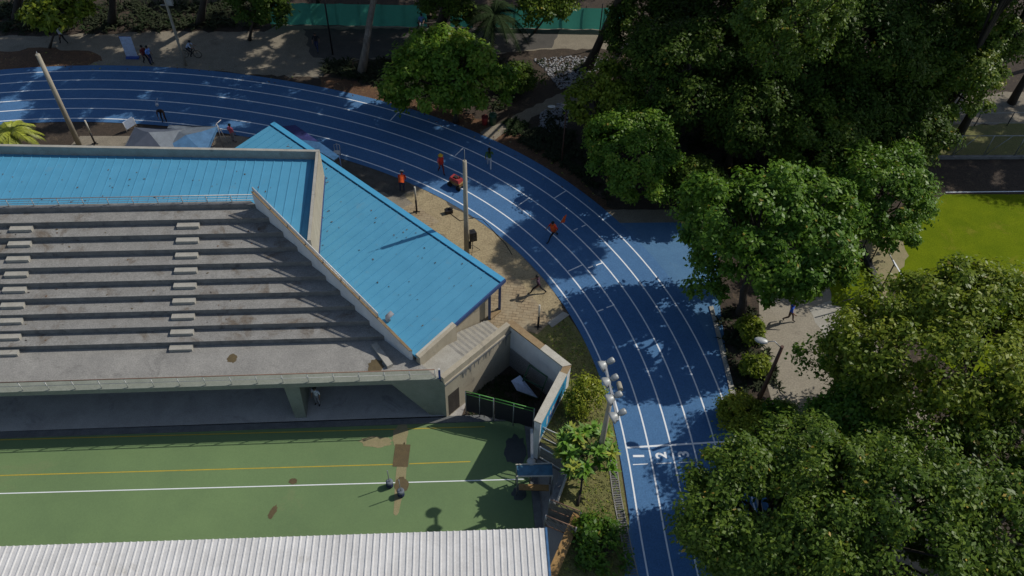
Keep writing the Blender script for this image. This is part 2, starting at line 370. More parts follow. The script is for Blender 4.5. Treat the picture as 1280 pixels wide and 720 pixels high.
# ---- terraces: the upper ground with an opening for the sunken court terrace
W1, W2, W3 = P(634, 404, 2.0), P(704, 458, 2.0), P(668, 526, 2.0)
DK = P(549, 476, ZD)                                     # deck corner
E1, E2, E3, E4 = P(712, 575), P(690, 632), P(722, 640), P(688, 722)
_w = lambda p, z=0: (p.x, p.y, z)
UE = (math.cos(math.radians(4.7)), math.sin(math.radians(4.7)))     # along the stand
def S(u, v, z=0.0):
    """stand coordinates: u along the deck edge from its corner, v away from the court"""
    return Vector((DK.x + UE[0] * u - UE[1] * v, DK.y + UE[1] * u + UE[0] * v, z))
def toS(p): dx, dy = p.x - DK.x, p.y - DK.y; return (dx * UE[0] + dy * UE[1], -dx * UE[1] + dy * UE[0])
W3o = W3 + Vector((0.35, 0, 0))
hole = [_w(W1), _w(W2), _w(W3o), _w(E1), _w(E2), _w(E3), _w(E4), _w(E4 + Vector((-1.2, -14, 0))), (-62, 2), _w(S(-60, 4.5)), _w(S(-1.2, 4.5)), _w(S(-0.2, 0.9))]
G0 = [(-320, -260), (320, -260), (320, 420), (-320, 420)]
ground = fill("ground", G0, 0.0, "soil", holes=[hole])
low = fill("lower_ground", [(x, y) for x, y, *_ in hole], ZC, "under_floor")
sk = MB()
for i in range(len(hole)):
    a, b = hole[i], hole[(i + 1) % len(hole)]
    sk.add([(a[0], a[1], ZC - .1), (b[0], b[1], ZC - .1), (b[0], b[1], 0.0), (a[0], a[1], 0.0)], [(0, 1, 2, 3)], "concrete_riser")
struct(sk.build("retaining_edge"))

# ---- ground patches (each a thin sheet above the one below)
def patch(name, px, k, mat, amp=0.14, seed=1, step=0.5):
    pts = [(q.x, q.y) for q in pxs(px)]
    return fill(name, rough_loop(pts, step, amp, seed) if amp else pts, 0.004 * k, mat)
patch("path", [(-120, 50), (60, 44), (200, 40), (330, 40), (345, 32), (500, 33), (640, 35), (790, 36), (980, 30), (980, 52), (780, 62), (690, 62), (560, 70), (420, 76), (402, 98), (300, 92), (200, 84), (60, 83), (-120, 96)], 1, "path_tan", 0.2, 2)
patch("asphalt_path", [(378, 36), (640, 36), (700, 37), (690, 60), (560, 69), (420, 75), (392, 72)], 2, "asphalt", 0.2, 3)
patch("earth_strip", [(-120, 80), (0, 64), (60, 60), (118, 66), (128, 76), (100, 86), (0, 96), (-120, 112)], 3, "litter", 0.25, 4)
patch("earth_strip", [(398, 96), (470, 108), (560, 134), (640, 162), (720, 215), (768, 262), (760, 272), (720, 256), (640, 190), (560, 158), (470, 128), (398, 112)], 1, "litter", 0.3, 5)
patch("garden_path", [(600, 166), (640, 146), (690, 122), (728, 104), (735, 112), (720, 128), (680, 140), (645, 160), (618, 176)], 2, "path_tan", 0.2, 6)
patch("kerb_strip", [(752, 262), (900, 262), (900, 280), (764, 279)], 3, "path_tan", 0.04, 7)
patch("inner_ground", [(100, 170), (330, 170), (420, 186), (480, 205), (540, 232), (600, 268), (650, 310), (690, 355), (704, 390), (684, 408), (648, 402), (600, 418), (560, 420), (400, 300), (60, 210)], 1, "path_tan", 0.0)
patch("mud_patch", [(395, 190), (450, 200), (505, 222), (520, 236), (500, 246), (468, 240), (420, 215)], 2, "mud", 0.22, 8)
patch("sand_patch", [(505, 243), (528, 236), (560, 250), (600, 270), (645, 310), (684, 352), (703, 386), (682, 402), (664, 384), (640, 362), (620, 345), (590, 325), (560, 300), (520, 268)], 3, "sand", 0.2, 9)
fill("brick_paving", [(q.x, q.y) for q in pxs([(592, 330), (622, 330), (650, 352), (676, 384), (688, 402), (672, 418), (650, 412), (600, 420), (560, 420)])], 0.016, "brick_paving")
fill("brick_paving", [(q.x, q.y) for q in pxs([(500, 262), (516, 254), (549, 277), (534, 288)])], 0.016, "brick_paving")
patch("concrete_strip", [(546, 238), (590, 262), (600, 270), (590, 274), (560, 256)], 4, "mud", 0.12, 31)
_oe = Vector((.25, .12, 0))
fill("lawn", [(q.x, q.y) for q in [W1 + _oe] + pxs([(662, 412), (690, 405), (708, 392), (722, 412), (746, 452), (760, 500), (772, 560), (784, 640), (796, 724), (805, 800), (690, 800), (690, 722), (724, 640), (692, 632), (714, 575)]) + [W3o, W2 + _oe]], 0.008, "grass_dry")
fill("kerb", [(q.x, q.y) for q in pxs([(684, 404), (704, 390), (712, 394), (690, 410)])], 0.05, "concrete_pale")
fill("kerb", [(q.x, q.y) for q in pxs([(886, 384), (891, 383), (921, 500), (944, 600), (975, 730), (970, 730), (938, 600), (915, 502)])], 0.10, "concrete_pale")
patch("walkway", [(948, 352), (1010, 340), (1060, 375), (1078, 392), (1100, 430), (1150, 500), (1220, 640), (1290, 760), (1180, 760), (1060, 640), (975, 540), (956, 470), (950, 430)], 1, "walkway", 0.0)
patch("walkway", [(1010, 385), (1052, 372), (1085, 388), (1075, 430), (1040, 440)], 2, "concrete_pale", 0.1, 21)
patch("lawn", [(1036, 345), (1082, 330), (1098, 362), (1100, 388), (1040, 382)], 3, "grass_field", 0.06, 12)
patch("playing_field", [(1120, 345), (1092, 300), (1140, 270), (1180, 243), (1500, 243), (1500, 480), (1200, 470), (1120, 400)], 3, "grass_field", 0.0)
patch("earth_pit", [(1070, 300), (1128, 296), (1136, 320), (1118, 352), (1108, 374), (1092, 352)], 4, "stain_sand", 0.15, 13)
patch("asphalt_path", [(1110, 203), (1180, 203), (1500, 204), (1500, 244), (1180, 242), (1150, 262), (1110, 262)], 4, "soil", 0.1, 14)
patch("lawn", [(1120, 160), (1300, 152), (1420, 155), (1420, 196), (1160, 196)], 2, "grass_dry", 0.3, 15)
patch("path", [(1080, 130), (1160, 118), (1420, 110), (1420, 150), (1150, 158), (1085, 152)], 3, "path_tan", 0.2, 16)
fl = MB()
for a, b in (((1182, 240.5), (1330, 239)), ((1116, 325), (1132, 352))): strip(fl, P(*a), P(*b), 0.09, 0.022, "line_white")
fl = struct(fl.build("field_line"))

# ---- running track
track = struct(ribbon("running_track", -0.42, 5 * LW + 0.75, 0.030, "track_blue"))
fill("track_apron", [(q.x, q.y) for q in pxs([(700, 240), (764, 279), (870, 278), (895, 300), (900, 384), (916, 502), (939, 600), (972, 730), (780, 730), (800, 500)])], 0.026, "apron_blue")
for k in range(6):
    ln = ribbon("lane_line", k * LW - 0.042, k * LW + 0.042, 0.034, "line_white"); ln.parent = track
tm = MB()
for a, b in (((497, 141), (488, 151)), ((580, 184.5), (569, 195)), ((708, 238.5), (693, 248)), ((662, 247.5), (648, 257)), ((710, 339.5), (729, 331)), ((735, 335.5), (741, 333)), ((745, 332), (754, 328.5)), ((746, 390), (754, 387)), ((758, 385), (768, 381.5)), ((717, 288.5), (722, 286)), ((727, 284), (732, 281.5))):
    strip(tm, P(*a), P(*b), 0.08, 0.038, "line_white")
o = tm.build("lane_mark", track)
sm_ = MB()
strip(sm_, P(783, 560), P(940, 550.5), 0.11, 0.038, "line_white")
o = sm_.build("start_line", track)
for k, (a, b) in enumerate((((791, 581.2), (810, 580.3)), ((820, 580), (839, 579)), ((848, 578.7), (868, 577.7)))):
    q = MB(); strip(q, P(*a), P(*b), 0.055, 0.038, "line_white"); q.build("start_dash", track)
# painted lane numbers, read from the outer edge of the bend
def text_mesh(txt, size):
    cu = bpy.data.curves.new("digit", 'FONT'); cu.body = txt; cu.size = size; cu.align_x = 'CENTER'; cu.align_y = 'CENTER'
    cu.offset = 0.026; cu.resolution_u = 3
    t = bpy.data.objects.new("digit", cu); C.objects.link(t)
    dg = bpy.context.evaluated_depsgraph_get(); me = bpy.data.meshes.new_from_object(t.evaluated_get(dg))
    bpy.data.objects.remove(t); bpy.data.curves.remove(cu); return me
for d, (x, y) in (("1", (799, 570)), ("2", (827, 569)), ("3", (855, 567.5)), ("4", (882, 566))):
    me = text_mesh(d, 0.80); me.materials.clear(); me.materials.append(MATS["line_white"])
    o = bpy.data.objects.new("lane_number", me); C.objects.link(o); o.parent = track
    q = P(x, y, 0.038); o.location = q; o.rotation_euler = (0, 0, math.radians(90 + 3))
# slotted drain along the inside of the straight
dr = MB(); A = [P(765, 575), P(771, 620), P(783, 680), P(797, 740)]; 
for i in range(len(A) - 1):
    strip(dr, A[i], A[i + 1], 0.36, 0.020, "steel_dark")
    d = A[i + 1] - A[i]; n = int(d.length / 0.13); t = d.normalized(); nn = Vector((-t.y, t.x, 0))
    for k in range(n):
        q = A[i] + t * (k + .5) * d.length / n
        dr.beam(q - nn * 0.19 + Vector((0, 0, .035)), q + nn * 0.19 + Vector((0, 0, .035)), 0.06, 0.03, "concrete_riser")
    for s_ in (-.2, .2): dr.beam(A[i] + nn * s_ + Vector((0, 0, .03)), A[i + 1] + nn * s_ + Vector((0, 0, .03)), 0.05, 0.06, "concrete")
tag(dr.top("drain_grate"), "long dark slotted drain grate between the dry lawn and the blue straight", "drain")

# ---- the court
ct = [P(0, 549, ZC), P(655, 526, ZC), P(668, 654, ZC), P(690, 800, ZC), P(-60, 900, ZC)]
dw = (ct[0] - ct[1]).normalized()
ct[0] = ct[1] + dw * 60; ct[4] = ct[3] + dw * 60
court = fill("sports_court", [(q.x, q.y) for q in ct], ZC + 0.05, "court_green")
cl = MB()
def cline(a, b, wd, mat, ext=0):
    A, B = P(a[0], a[1], ZC), P(b[0], b[1], ZC); d = (A - B).normalized()
    strip(cl, A + d * ext, B, wd, ZC + 0.054, mat)
cline((0, 617.5), (655, 599.5), 0.055, "line_white", 20)
cl.build("side_line", court); cl = MB()
cline((0, 595), (500, 580.8), 0.06, "line_yellow", 20); cline((512, 580.3), (588, 577.5), 0.06, "line_yellow")
cline((0, 550.5), (606, 534), 0.06, "line_yellow", 20)
cl.build("yellow_line", court)
# wet and worn patches on the paint
def stain(name, c, rx, ry, mat, z, seed, parent, k=0.0, n=22, zz=ZC, rot=0):
    r = random.Random(seed); q = P(c[0], c[1], zz); pts = []
    for i in range(n):
        a = 2 * math.pi * i / n; f = 1 + r.uniform(-.16, .16)
        x, y = math.cos(a) * rx * f, math.sin(a) * ry * f
        if k:   # squarer outline
            x = max(-rx * k, min(rx * k, x * 1.3)); y = max(-ry * k, min(ry * k, y * 1.3))
        pts.append((q.x + x * math.cos(rot) - y * math.sin(rot), q.y + x * math.sin(rot) + y * math.cos(rot)))
    o = fill(name, pts, z, mat); o.parent = parent; return o
z1 = ZC + 0.058
stain("stain", (501, 545), .42, .85, "stain_sand", z1, 3, court); stain("stain", (501, 598), .30, 2.0, "stain_sand", z1, 4, court)
stain("stain", (470, 553), .9, .35, "stain_sand", z1, 14, court)
stain("stain", (502, 570), .47, .78, "stain_brown", z1 + .004, 5, court, 0.9); stain("stain", (502, 607), .36, .5, "stain_brown", z1 + .004, 6, court)
stain("stain", (366.5, 602), .24, .18, "stain_brown", z1 + .004, 7, court); stain("stain", (341, 641), .17, .42, "stain_brown", z1 + .004, 8, court, rot=-.3)
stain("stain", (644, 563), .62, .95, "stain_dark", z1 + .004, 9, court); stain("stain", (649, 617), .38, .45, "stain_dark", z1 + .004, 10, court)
ce = MB()
for a, b, wd in ((ct[1] + dw * 60, ct[1], .42), (ct[1], ct[2] + (ct[2] - ct[1]), .42)):
    t = (b - a).normalized(); nn = Vector((-t.y, t.x, 0)) * (wd / 2)
    ce.beam(a + nn + Vector((0, 0, .03)), b + nn + t * 0.42 + Vector((0, 0, .03)), wd, 0.20, "court_edge")
struct(ce.build("court_kerb"))
WV = toS(P(300, 530, ZC + .13))[1]
up_ = fill("undercroft_walk", [(q.x, q.y) for q in (S(-60, WV), S(.3, WV), S(.3, 3.9), S(-60, 3.9))], ZC + 0.13, "under_floor")
ue = MB(); ue.beam(S(-60, WV - .07, ZC + .07), S(.3, WV - .07, ZC + .07), 0.14, 0.145, "court_edge"); struct(ue.build("walk_edge"))
# white pebbles of the planted beds
pb = MB(); r = random.Random(5)
for poly_, n in (([(666, 74), (716, 70), (760, 74), (752, 84), (716, 108), (700, 112), (684, 92)], 900), ([(676, 140), (700, 128), (712, 138), (708, 160), (690, 166), (674, 158)], 420)):
    Q = pxs(poly_); c0 = sum(Q, Vector()) / len(Q)
    for _ in range(n):
        i = r.randrange(len(Q)); u_, v_ = r.random(), r.random()
        if u_ + v_ > 1: u_, v_ = 1 - u_, 1 - v_
        p_ = c0 + (Q[i] - c0) * u_ + (Q[(i + 1) % len(Q)] - c0) * v_
        s_ = r.uniform(.05, .11)
        pb.ball((p_.x, p_.y, s_ * .3), (s_, s_ * r.uniform(.6, 1), s_ * .6), "pebble", 6, 4)
stuff(pb.build("pebbles"), "white pebbles covering the planted garden beds beyond the track", "pebbles")
# ================================================================== BUILDINGS
stand = thing("grandstand", (DK.x, DK.y, 0), "concrete grandstand with stepped seating rows and bright blue metal roofs", "grandstand")
R_, D_, NR = 0.40, 0.80, 9
v0 = toS(P(300, 430.5, ZD))[1]
ia, ib = toS(P(513, 450, ZD)), toS(P(328, 266, ZD + NR * R_))        # inner foot of the slanting side wall
def uin(v): return ia[0] + (ib[0] - ia[0]) * (v - ia[1]) / (ib[1] - ia[1])
UL = -46.0
vtop = v0 + NR * D_
mb = MB()
dk = [S(UL, 0), S(0, 0), S(ia[0] + 2.2, ia[1] + .0) if False else S(ia[0] + .3, ia[1]), S(ia[0], ia[1]), S(uin(v0 + .3), v0 + .3), S(UL, v0 + .3)]
mb.prism(dk, ZD - .15, ZD, "concrete"); deck = mb.build("deck", stand)
mb = MB(); mb.prism([S(UL, .14), S(-.25, .14), S(-.6, .74), S(UL, .74)], ZD - .01, ZD + .006, "concrete_green")
mb.prism([S(UL, -.03), S(0.03, -.03), S(-.1, .13), S(UL, .13)], ZD - .16, ZD + .20, "concrete_green"); mb.build("deck_edge", stand)
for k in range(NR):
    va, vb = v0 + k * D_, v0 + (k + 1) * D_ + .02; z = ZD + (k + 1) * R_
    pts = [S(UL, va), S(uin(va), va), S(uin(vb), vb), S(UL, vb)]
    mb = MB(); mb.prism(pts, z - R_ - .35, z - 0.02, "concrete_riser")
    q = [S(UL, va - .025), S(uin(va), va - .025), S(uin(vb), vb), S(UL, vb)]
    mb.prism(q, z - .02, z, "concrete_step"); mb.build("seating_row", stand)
# small steps of the two aisles
for k in range(NR):
    for col in ((227, 430, 238, 269.5), (9, 437, 31, 274)):
        f = k / (NR - 1); x = col[0] + (col[2] - col[0]) * f; y = col[1] + (col[3] - col[1]) * f
        u = toS(P(x, y, ZD + k * R_ + .2))[0]; va = v0 + k * D_
        mb = MB(); mb.prism([S(u - .62, va - .40), S(u + .62, va - .40), S(u + .62, va - .026), S(u - .62, va - .026)], ZD + k * R_ - .01, ZD + k * R_ + .2, "concrete_pale"); mb.build("aisle_step", stand)
# back kerb and its rail
zt = ZD + NR * R_
mb = MB(); mb.prism([S(UL, vtop), S(uin(vtop), vtop), S(uin(vtop + .3), vtop + .3), S(UL, vtop + .3)], ZD, zt + .32, "concrete_riser"); mb.build("back_kerb", stand)
def railing(pts, h, nb, mat_top, mat_bar, spacing, parent, name="railing", rad=.03, barrad=.014, postmat=None, shift=None):
    mb = MB(); mb.tube([p + Vector((0, 0, h)) for p in pts], rad, mat_top, 6)
    for j in range(1, nb + 1): mb.tube([p + Vector((0, 0, h * j / (nb + 1))) for p in pts], barrad, mat_bar, 5)
    o = mb.build(name, parent)
    for a, b in zip(pts[:-1], pts[1:]):
        n = max(1, round((b - a).length / spacing))
        for k in range(n + (b == pts[-1])):
            q = a.lerp(b, k / n); pm = MB(); pm.tube([q - Vector((0, 0, .05)), q + Vector((0, 0, h))], .026, postmat or mat_bar, 6); pm.build("rail_post", o)
    return o
railing([S(-30, vtop + .22, zt + .32), S(uin(vtop) + .05, vtop + .22, zt + .32)], .55, 2, "galv", "galv", 1.36, stand, postmat="white_paint")
# slanting side wall with rail
def wv(u, v): return S(u, v)
_n1, _n2 = P(320, 246, 0) - Vector((0, 0, CAMH)), P(513, 440, 0) - Vector((0, 0, CAMH)); _nn = _n1.cross(_n2)
def sidez(v):
    """the straight sloping top of the side wall"""
    q = S(uin(v), v); return CAMH - (_nn.x * q.x + _nn.y * q.y) / _nn.z
mb = MB(); A0, A1 = (uin(ia[1]), ia[1]), (uin(vtop + .02), vtop + .02); th = .15
pl = [S(*A0), S(A0[0] + th, A0[1]), S(A1[0] + th, A1[1]), S(*A1)]
zf = lambda p: sidez(toS(p)[1])
mb.prism(pl, ZD - .3, zf, "grey_plaster"); mb.build("side_wall", stand)
mb = MB(); mb.prism([S(A0[0] - .02, A0[1] - .02), S(A0[0] + th + .02, A0[1] - .02), S(A1[0] + th + .02, A1[1] + .01), S(A1[0] - .02, A1[1] + .01)], lambda p: zf(p) + .003, lambda p: zf(p) + .06, "coping_brown"); mb.build("wall_cap", stand)
m1, m2 = .20, 1.0
ra = [S(uin(v) + .09, v, sidez(v) + .06) for v in (ia[1] + (vtop - ia[1]) * m1, vtop + .0)]
railing(ra, .34, 3, "white_paint", "galv", 1.5, stand, rad=.045)
# deck front rail
railing([S(-30, .05, ZD + .20), S(-.2, .05, ZD + .20)], .78, 1, "rust_pipe", "galv", 1.36, stand, postmat="white_paint")
# columns and back wall under the deck
for u in (toS(P(379, 515, ZC + .12))[0],):
    mb = MB(); vv = toS(P(379, 515, ZC + .12))[1] + .75
    b_ = [S(u - .38, vv - 1.15), S(u + .22, vv - 1.15), S(u + .22, vv + .6), S(u - .38, vv + .6)]
    mb.hexa([(p.x, p.y, ZC + .12) for p in b_], [(q.x, q.y, ZD - .14) for q in (S(u - .62, vv - .9), S(u + .25, vv - .9), S(u + .25, vv + .7), S(u - .62, vv + .7))], "concrete_green"); mb.build("column", stand)
mb = MB(); mb.prism([S(UL, 4.4), S(-1.2, 4.4), S(-1.2, 4.6), S(UL, 4.6)], ZC, ZD - .14, "concrete_riser"); mb.build("back_wall", stand)
# ---- stairs from the deck to the plaza with their tall outer wall
SR = P(551, 475, ZD); e_ = (W1 - SR); e_.z = 0; L_ = e_.length; e_.normalize(); n_ = Vector((-e_.y, e_.x, 0))
wid = 2.15
mb = MB()
mb.prism([S(ia[0] + .02, ia[1] - .01), DK, SR, SR + n_ * wid], ZD - .35, ZD - .004, "concrete")
mb.prism([SR, SR + e_ * 2.0, SR + e_ * 2.0 + n_ * wid, SR + n_ * wid], -.4, ZD - .16, "concrete_pale")
ns = 18; run = (L_ + .5 - 2.0) / ns
for k in range(ns):
    a = 2.0 + k * run; z = (ZD - .16) * (1 - (k + 1) / (ns + .3))
    mb.prism([SR + e_ * (a + .001), SR + e_ * (a + run), SR + e_ * (a + run) + n_ * wid, SR + e_ * (a + .001) + n_ * wid], -.4, z, "concrete_pale" if k % 2 else "concrete")
mb.build("stairs", stand)
mb = MB(); zw = lambda p: 2.06
o1 = -n_ * .30
mb.prism([SR + o1 - e_ * .0, W1 + o1, W1, SR], ZC, 1.55, "cream_plaster")
mb.prism([SR + o1 * .8, W1 + o1 * .8, W1 - o1 * .2, SR - o1 * .2], 1.553, 2.06, "cream_plaster")
r = random.Random(12); # dark drip stains under the ledge
for k in range(34):
    a = 1.2 + (L_ - 1.5) * r.random(); w_, l_ = r.uniform(.03, .13), r.uniform(.15, .95) * (.5 + .5 * (a / L_)); q = Vector((SR.x, SR.y, 0)) + o1 - n_ * (.004 + .0005 * k) + e_ * a
    mb.poly([q + e_ * w_ * .35 + Vector((0, 0, 1.41 - l_)), q + e_ * w_ * .65 + Vector((0, 0, 1.41 - l_)), q + e_ * w_ + Vector((0, 0, 1.41)), q + Vector((0, 0, 1.41))], "concrete_riser")
mb.build("stair_wall", stand)
mb = MB(); mb.prism([SR + o1 - n_ * .05, W1 + o1 - n_ * .05, W1 + o1, SR + o1], 1.42, 1.553, "concrete_riser"); mb.build("ledge", stand)
# doorway in the outer stair wall and the pier at its corner
dm = MB(); q0 = Vector((SR.x, SR.y, 0)) + o1 - n_ * .006 + e_ * .18
dm.poly([q0 + Vector((0, 0, ZC + .1)), q0 + e_ * .85 + Vector((0, 0, ZC + .1)), q0 + e_ * .85 + Vector((0, 0, .28)), q0 + Vector((0, 0, .28))], "bark_dark"); dm.build("doorway", stand)
mb = MB(); pc = S(-.12, .12)
mb.prism([S(-.45, -.02), S(.02, -.02), SR + o1, SR, S(-.45, .5)], ZC, ZD - .01, "concrete_green"); mb.build("pier", stand)
mb = MB(); mb.hexa([(p.x, p.y, ZC + .12) for p in (S(-.6, -.01), S(-.42, -.01), S(-.42, .6), S(-.6, .6))], [(p.x, p.y, ZD - .15) for p in (S(-2.6, -.01), S(-.42, -.01), S(-.42, .6), S(-2.6, .6))], "concrete_green"); mb.build("bracket", stand)
mb = MB(); b0 = S(-.02, .02, ZD + .1)
mb.beam(b0 + Vector((0, 0, .45)), SR + Vector((0, 0, .55)) - e_ * .0, .05, .85, "mural_navy"); mb.beam(b0 + Vector((0, 0, .9)), SR + Vector((0, 0, 1.0)), .09, .07, "white_paint"); mb.build("end_panel", stand)
mb = MB(); a_, b_ = P(468, 432, ZD + .02), P(488, 459, ZD + .02)
mb.beam(a_ + Vector((0, 0, .1)), b_ + Vector((0, 0, .1)), .34, .2, "concrete_pale"); mb.build("bench_slab", stand)
st1 = stain("stain", (290, 448), .28, .3, "stain_brown", ZD + .005, 21, None, zz=ZD); st2 = stain("stain", (470, 458), .42, .5, "stain_brown", ZD + .005, 22, None, zz=ZD)
for s_ in (st1, st2):
    del s_["kind"]; s_.parent = stand; s_.location = -Vector((stand.location.x, stand.location.y, stand.location.z))

# ---- the low blue roof on the track side
ZE, ZS = 2.75, 2.22
RN, RE = P(343, 153, ZE), P(631, 349, ZE); RS = P(515, 437, ZS)
eN = (RN - RE); eN.z = 0; LN = eN.length; eN.normalize()
sd = Vector((-eN.y, eN.x, 0)); 
if sd.dot(RS - RE) < 0: sd = -sd
DS = sd.dot(RS - RE)
slope = (ZS - ZE) / DS
def RB(a, b, dz=0.0):
    """on the low roof: a along its eave from the plaza corner, b down the slope"""
    p = RE + eN * a + sd * b; return Vector((p.x, p.y, ZE + slope * b + dz))
def toRB(p): d = p - RE; return (eN.x * d.x + eN.y * d.y, sd.x * d.x + sd.y * d.y)
outer_hi = toRB(S(uin(vtop + .25) + .2, vtop + .25)); outer_lo = toRB(S(A0[0] + .2, A0[1]))
npar = toRB(P(404, 196, 4.6)); spar = toRB(P(390, 303, 4.8))
rb = [(0, 0), (0, outer_lo[1]), outer_lo, outer_hi, (LN, outer_hi[1]), (LN, 0)]
rb = [(0, .0), (0, outer_lo[1]), outer_lo, outer_hi, (LN, outer_hi[1]), (LN, 0)]
mb = MB(); gb = .42
def clipb(a):
    """extent of the roof down the slope at distance a along the eave"""
    if a <= outer_lo[0]: return outer_lo[1]
    if a <= outer_hi[0]: return outer_lo[1] + (outer_hi[1] - outer_lo[1]) * (a - outer_lo[0]) / (outer_hi[0] - outer_lo[0])
    return outer_hi[1]
n = int(LN / .3); pv = []
for k in range(n):
    a0, a1 = LN * k / n, LN * (k + 1) / n
    b0_, b1_ = clipb(a0), clipb(a1)
    mb.add([RB(a0, gb), RB(a1, gb), RB(a1, b1_), RB(a0, b0_), RB(a0, gb, -.12), RB(a1, gb, -.12), RB(a1, b1_, -.12), RB(a0, b0_, -.12)], [(0, 1, 2, 3), (7, 6, 5, 4), (0, 4, 5, 1), (2, 6, 7, 3)], "roof_blue")
a = .62
while a < LN:
    b1_ = clipb(a); mb.beam(RB(a, gb, .012), RB(a, b1_, .012), .045, .05, "roof_blue"); a += .62
mb.box((RB(0, 1).x, RB(0, 1).y, -5), (.01, .01, .01), "roof_blue") if False else None
roofB = mb.build("low_metal_roof", stand)
mb = MB(); mb.beam(RB(0, .17, .03), RB(LN, .17, .03), .36, .10, "gutter_blue"); mb.beam(RB(0, .385, -.03), RB(LN, .385, -.03), .07, .05, "seam_dark"); mb.build("gutter", roofB)
mb = MB(); mb.beam(RB(-.05, 0, -.06), RB(-.05, outer_lo[1] * .62, -.06), .09, .26, "steel_blue"); mb.build("fascia", roofB)
mb = MB()
for (a, b, h) in ((5.6, 3.2, .02), (13.9, 1.2, .02), (14.2, 1.0, .02)): pass
lf = MB()      # dead palm leaf lying on the sheet
for k in range(7):
    q = RB(toRB(P(372, 186, 2.6))[0] + .0, toRB(P(372, 186, 2.6))[1], .05)
q = P(371, 186, 2.5); r = random.Random(3)
for k in range(16):
    a2 = math.radians(190 + r.uniform(-28, 28)); l2 = r.uniform(.5, 1.0)
    lf.beam(q + Vector((.2, .1, .14)), q + Vector((.2 + math.cos(a2) * l2, .1 + math.sin(a2) * l2 * .8, .10 + r.uniform(0, .1))), .06, .012, "litter")
tag(lf.top("dead_branch"), "dry brown palm branch lying on the blue roof sheet", "dead branch")
# walls below it and the low white-capped parapet
mb = MB(); i0 = .35
def wl(a, b): return RE + eN * a + sd * b
zr = lambda dz: (lambda p: ZE + slope * toRB(p)[1] + dz)
mb.prism([wl(i0, 1.0), wl(i0 + .22, 1.0), wl(i0 + .22, outer_lo[1]), wl(i0, outer_lo[1])], -.2, zr(-.13), "cream_plaster")
mb.prism([wl(i0 + .22, 1.9), wl(LN - .3, 1.9), wl(LN - .3, 2.1), wl(i0 + .22, 2.1)], -.2, zr(-.13), "cream_plaster"); mb.build("outer_wall", stand)
mb = MB(); pb0, pb1 = outer_lo[1] * .60, outer_lo[1]
mb.prism([wl(-.22, pb0), wl(.10, pb0), wl(.10, pb1), wl(-.22, pb1)], 0.2, zr(.14), "cream_plaster"); mb.build("low_parapet", stand)
mb = MB(); mb.prism([wl(-.02, pb0), wl(.12, pb0), wl(.12, pb1), wl(-.02, pb1)], zr(.143), zr(.17), "coping_white"); mb.build("parapet_cap", stand)
for (a, b, tz) in ((.15, .25, 0), (.15, 1.15, .0)):
    q = wl(a, b); mb = MB(); mb.beam(Vector((q.x, q.y, 0)), Vector((q.x, q.y, ZE - .15)), .16, .16, "steel_blue"); mb.build("post", stand)
mb = MB(); mb.beam(wl(.15, .25) + Vector((0, 0, -.02 + 0.1)) - Vector((0, 0, ZE)), wl(.15, 1.15) + Vector((0, 0, .08)) - Vector((0, 0, ZE)), .3, .14, "coping_brown"); mb.build("post_base", stand)

# ---- the upper blue roof behind the stand with its parapets
ZP, ZR = 5.2, 4.55
pNE, pN0, pSE = P(399, 187, ZP), P(0, 180, ZP), P(388, 300, ZP)
dn = (pN0 - pNE).normalized(); pN0 = pNE + dn * 34
de = (pSE - pNE).normalized(); nE = Vector((de.y, -de.x, 0))
if nE.x > 0: nE = -nE
nN = Vector((dn.y, -dn.x, 0))
if nN.y > 0: nN = -nN
hi = S(uin(vtop + .3), vtop + .3); sp = pSE
rl = [pNE, pN0, S(toS(pN0)[0], vtop + .1), S(A1[0] + .05, vtop + .1), sp]
mb = MB(); mb.add([(p.x, p.y, ZR) for p in rl], [(0, 1, 2, 3, 4)], "roof_blue"); mb.add([(p.x, p.y, ZR - .2) for p in rl], [(4, 3, 2, 1, 0)], "roof_blue")
u = toS(pNE)[0] - .55
uN = lambda u_: toS(pNE)[1] + (toS(pN0)[1] - toS(pNE)[1]) * (u_ - toS(pNE)[0]) / (toS(pN0)[0] - toS(pNE)[0])
uhi, vhi = A1[0] + .05, vtop + .1; usp, vsp = toS(sp)
while u > UL + 8:
    vb_ = vtop + .2 if u < uhi else vhi + (vsp - vhi) * (u - uhi) / (usp - uhi)
    mb.beam(S(u, vb_, ZR + .012), S(u, uN(u) - .1, ZR + .012), .045, .05, "roof_blue"); u -= .58
roofA = mb.build("upper_metal_roof", stand)
mb = MB(); tk = .20
mb.prism([pNE, pN0, pN0 + nN * tk, pNE + nN * tk], ZR - 2.6, ZP, "concrete_pale"); mb.build("parapet", stand)
mb = MB(); mb.prism([pNE + nN * tk, pNE + nN * tk + nE * .18, pSE + nE * .18, pSE], ZR - .6, ZP, "concrete_pale"); 
mb.prism([pNE + nN * .0 - nE * .02, pNE + nE * .0 + nN * .0, pSE, pSE - nE * .02], ZR - 2.7, ZP + .003, "cream_plaster"); mb.build("parapet", stand)
mb = MB(); q1, q2 = pNE - nE * .05, pSE - nE * .05
mb.beam(Vector((q1.x, q1.y, ZR - 1.62)), Vector((q2.x, q2.y, ZR - 1.9)), .06, .12, "steel_blue"); mb.build("flashing", stand)
for (x, y, z) in ((485, 400, 2.35), ):
    q = P(x, y, z); mb = MB(); mb.tube([q, q + Vector((0, 0, .28)), q + Vector((.26, .22, .42))], .15, "cloth_grey", 12); mb.build("roof_vent", stand)

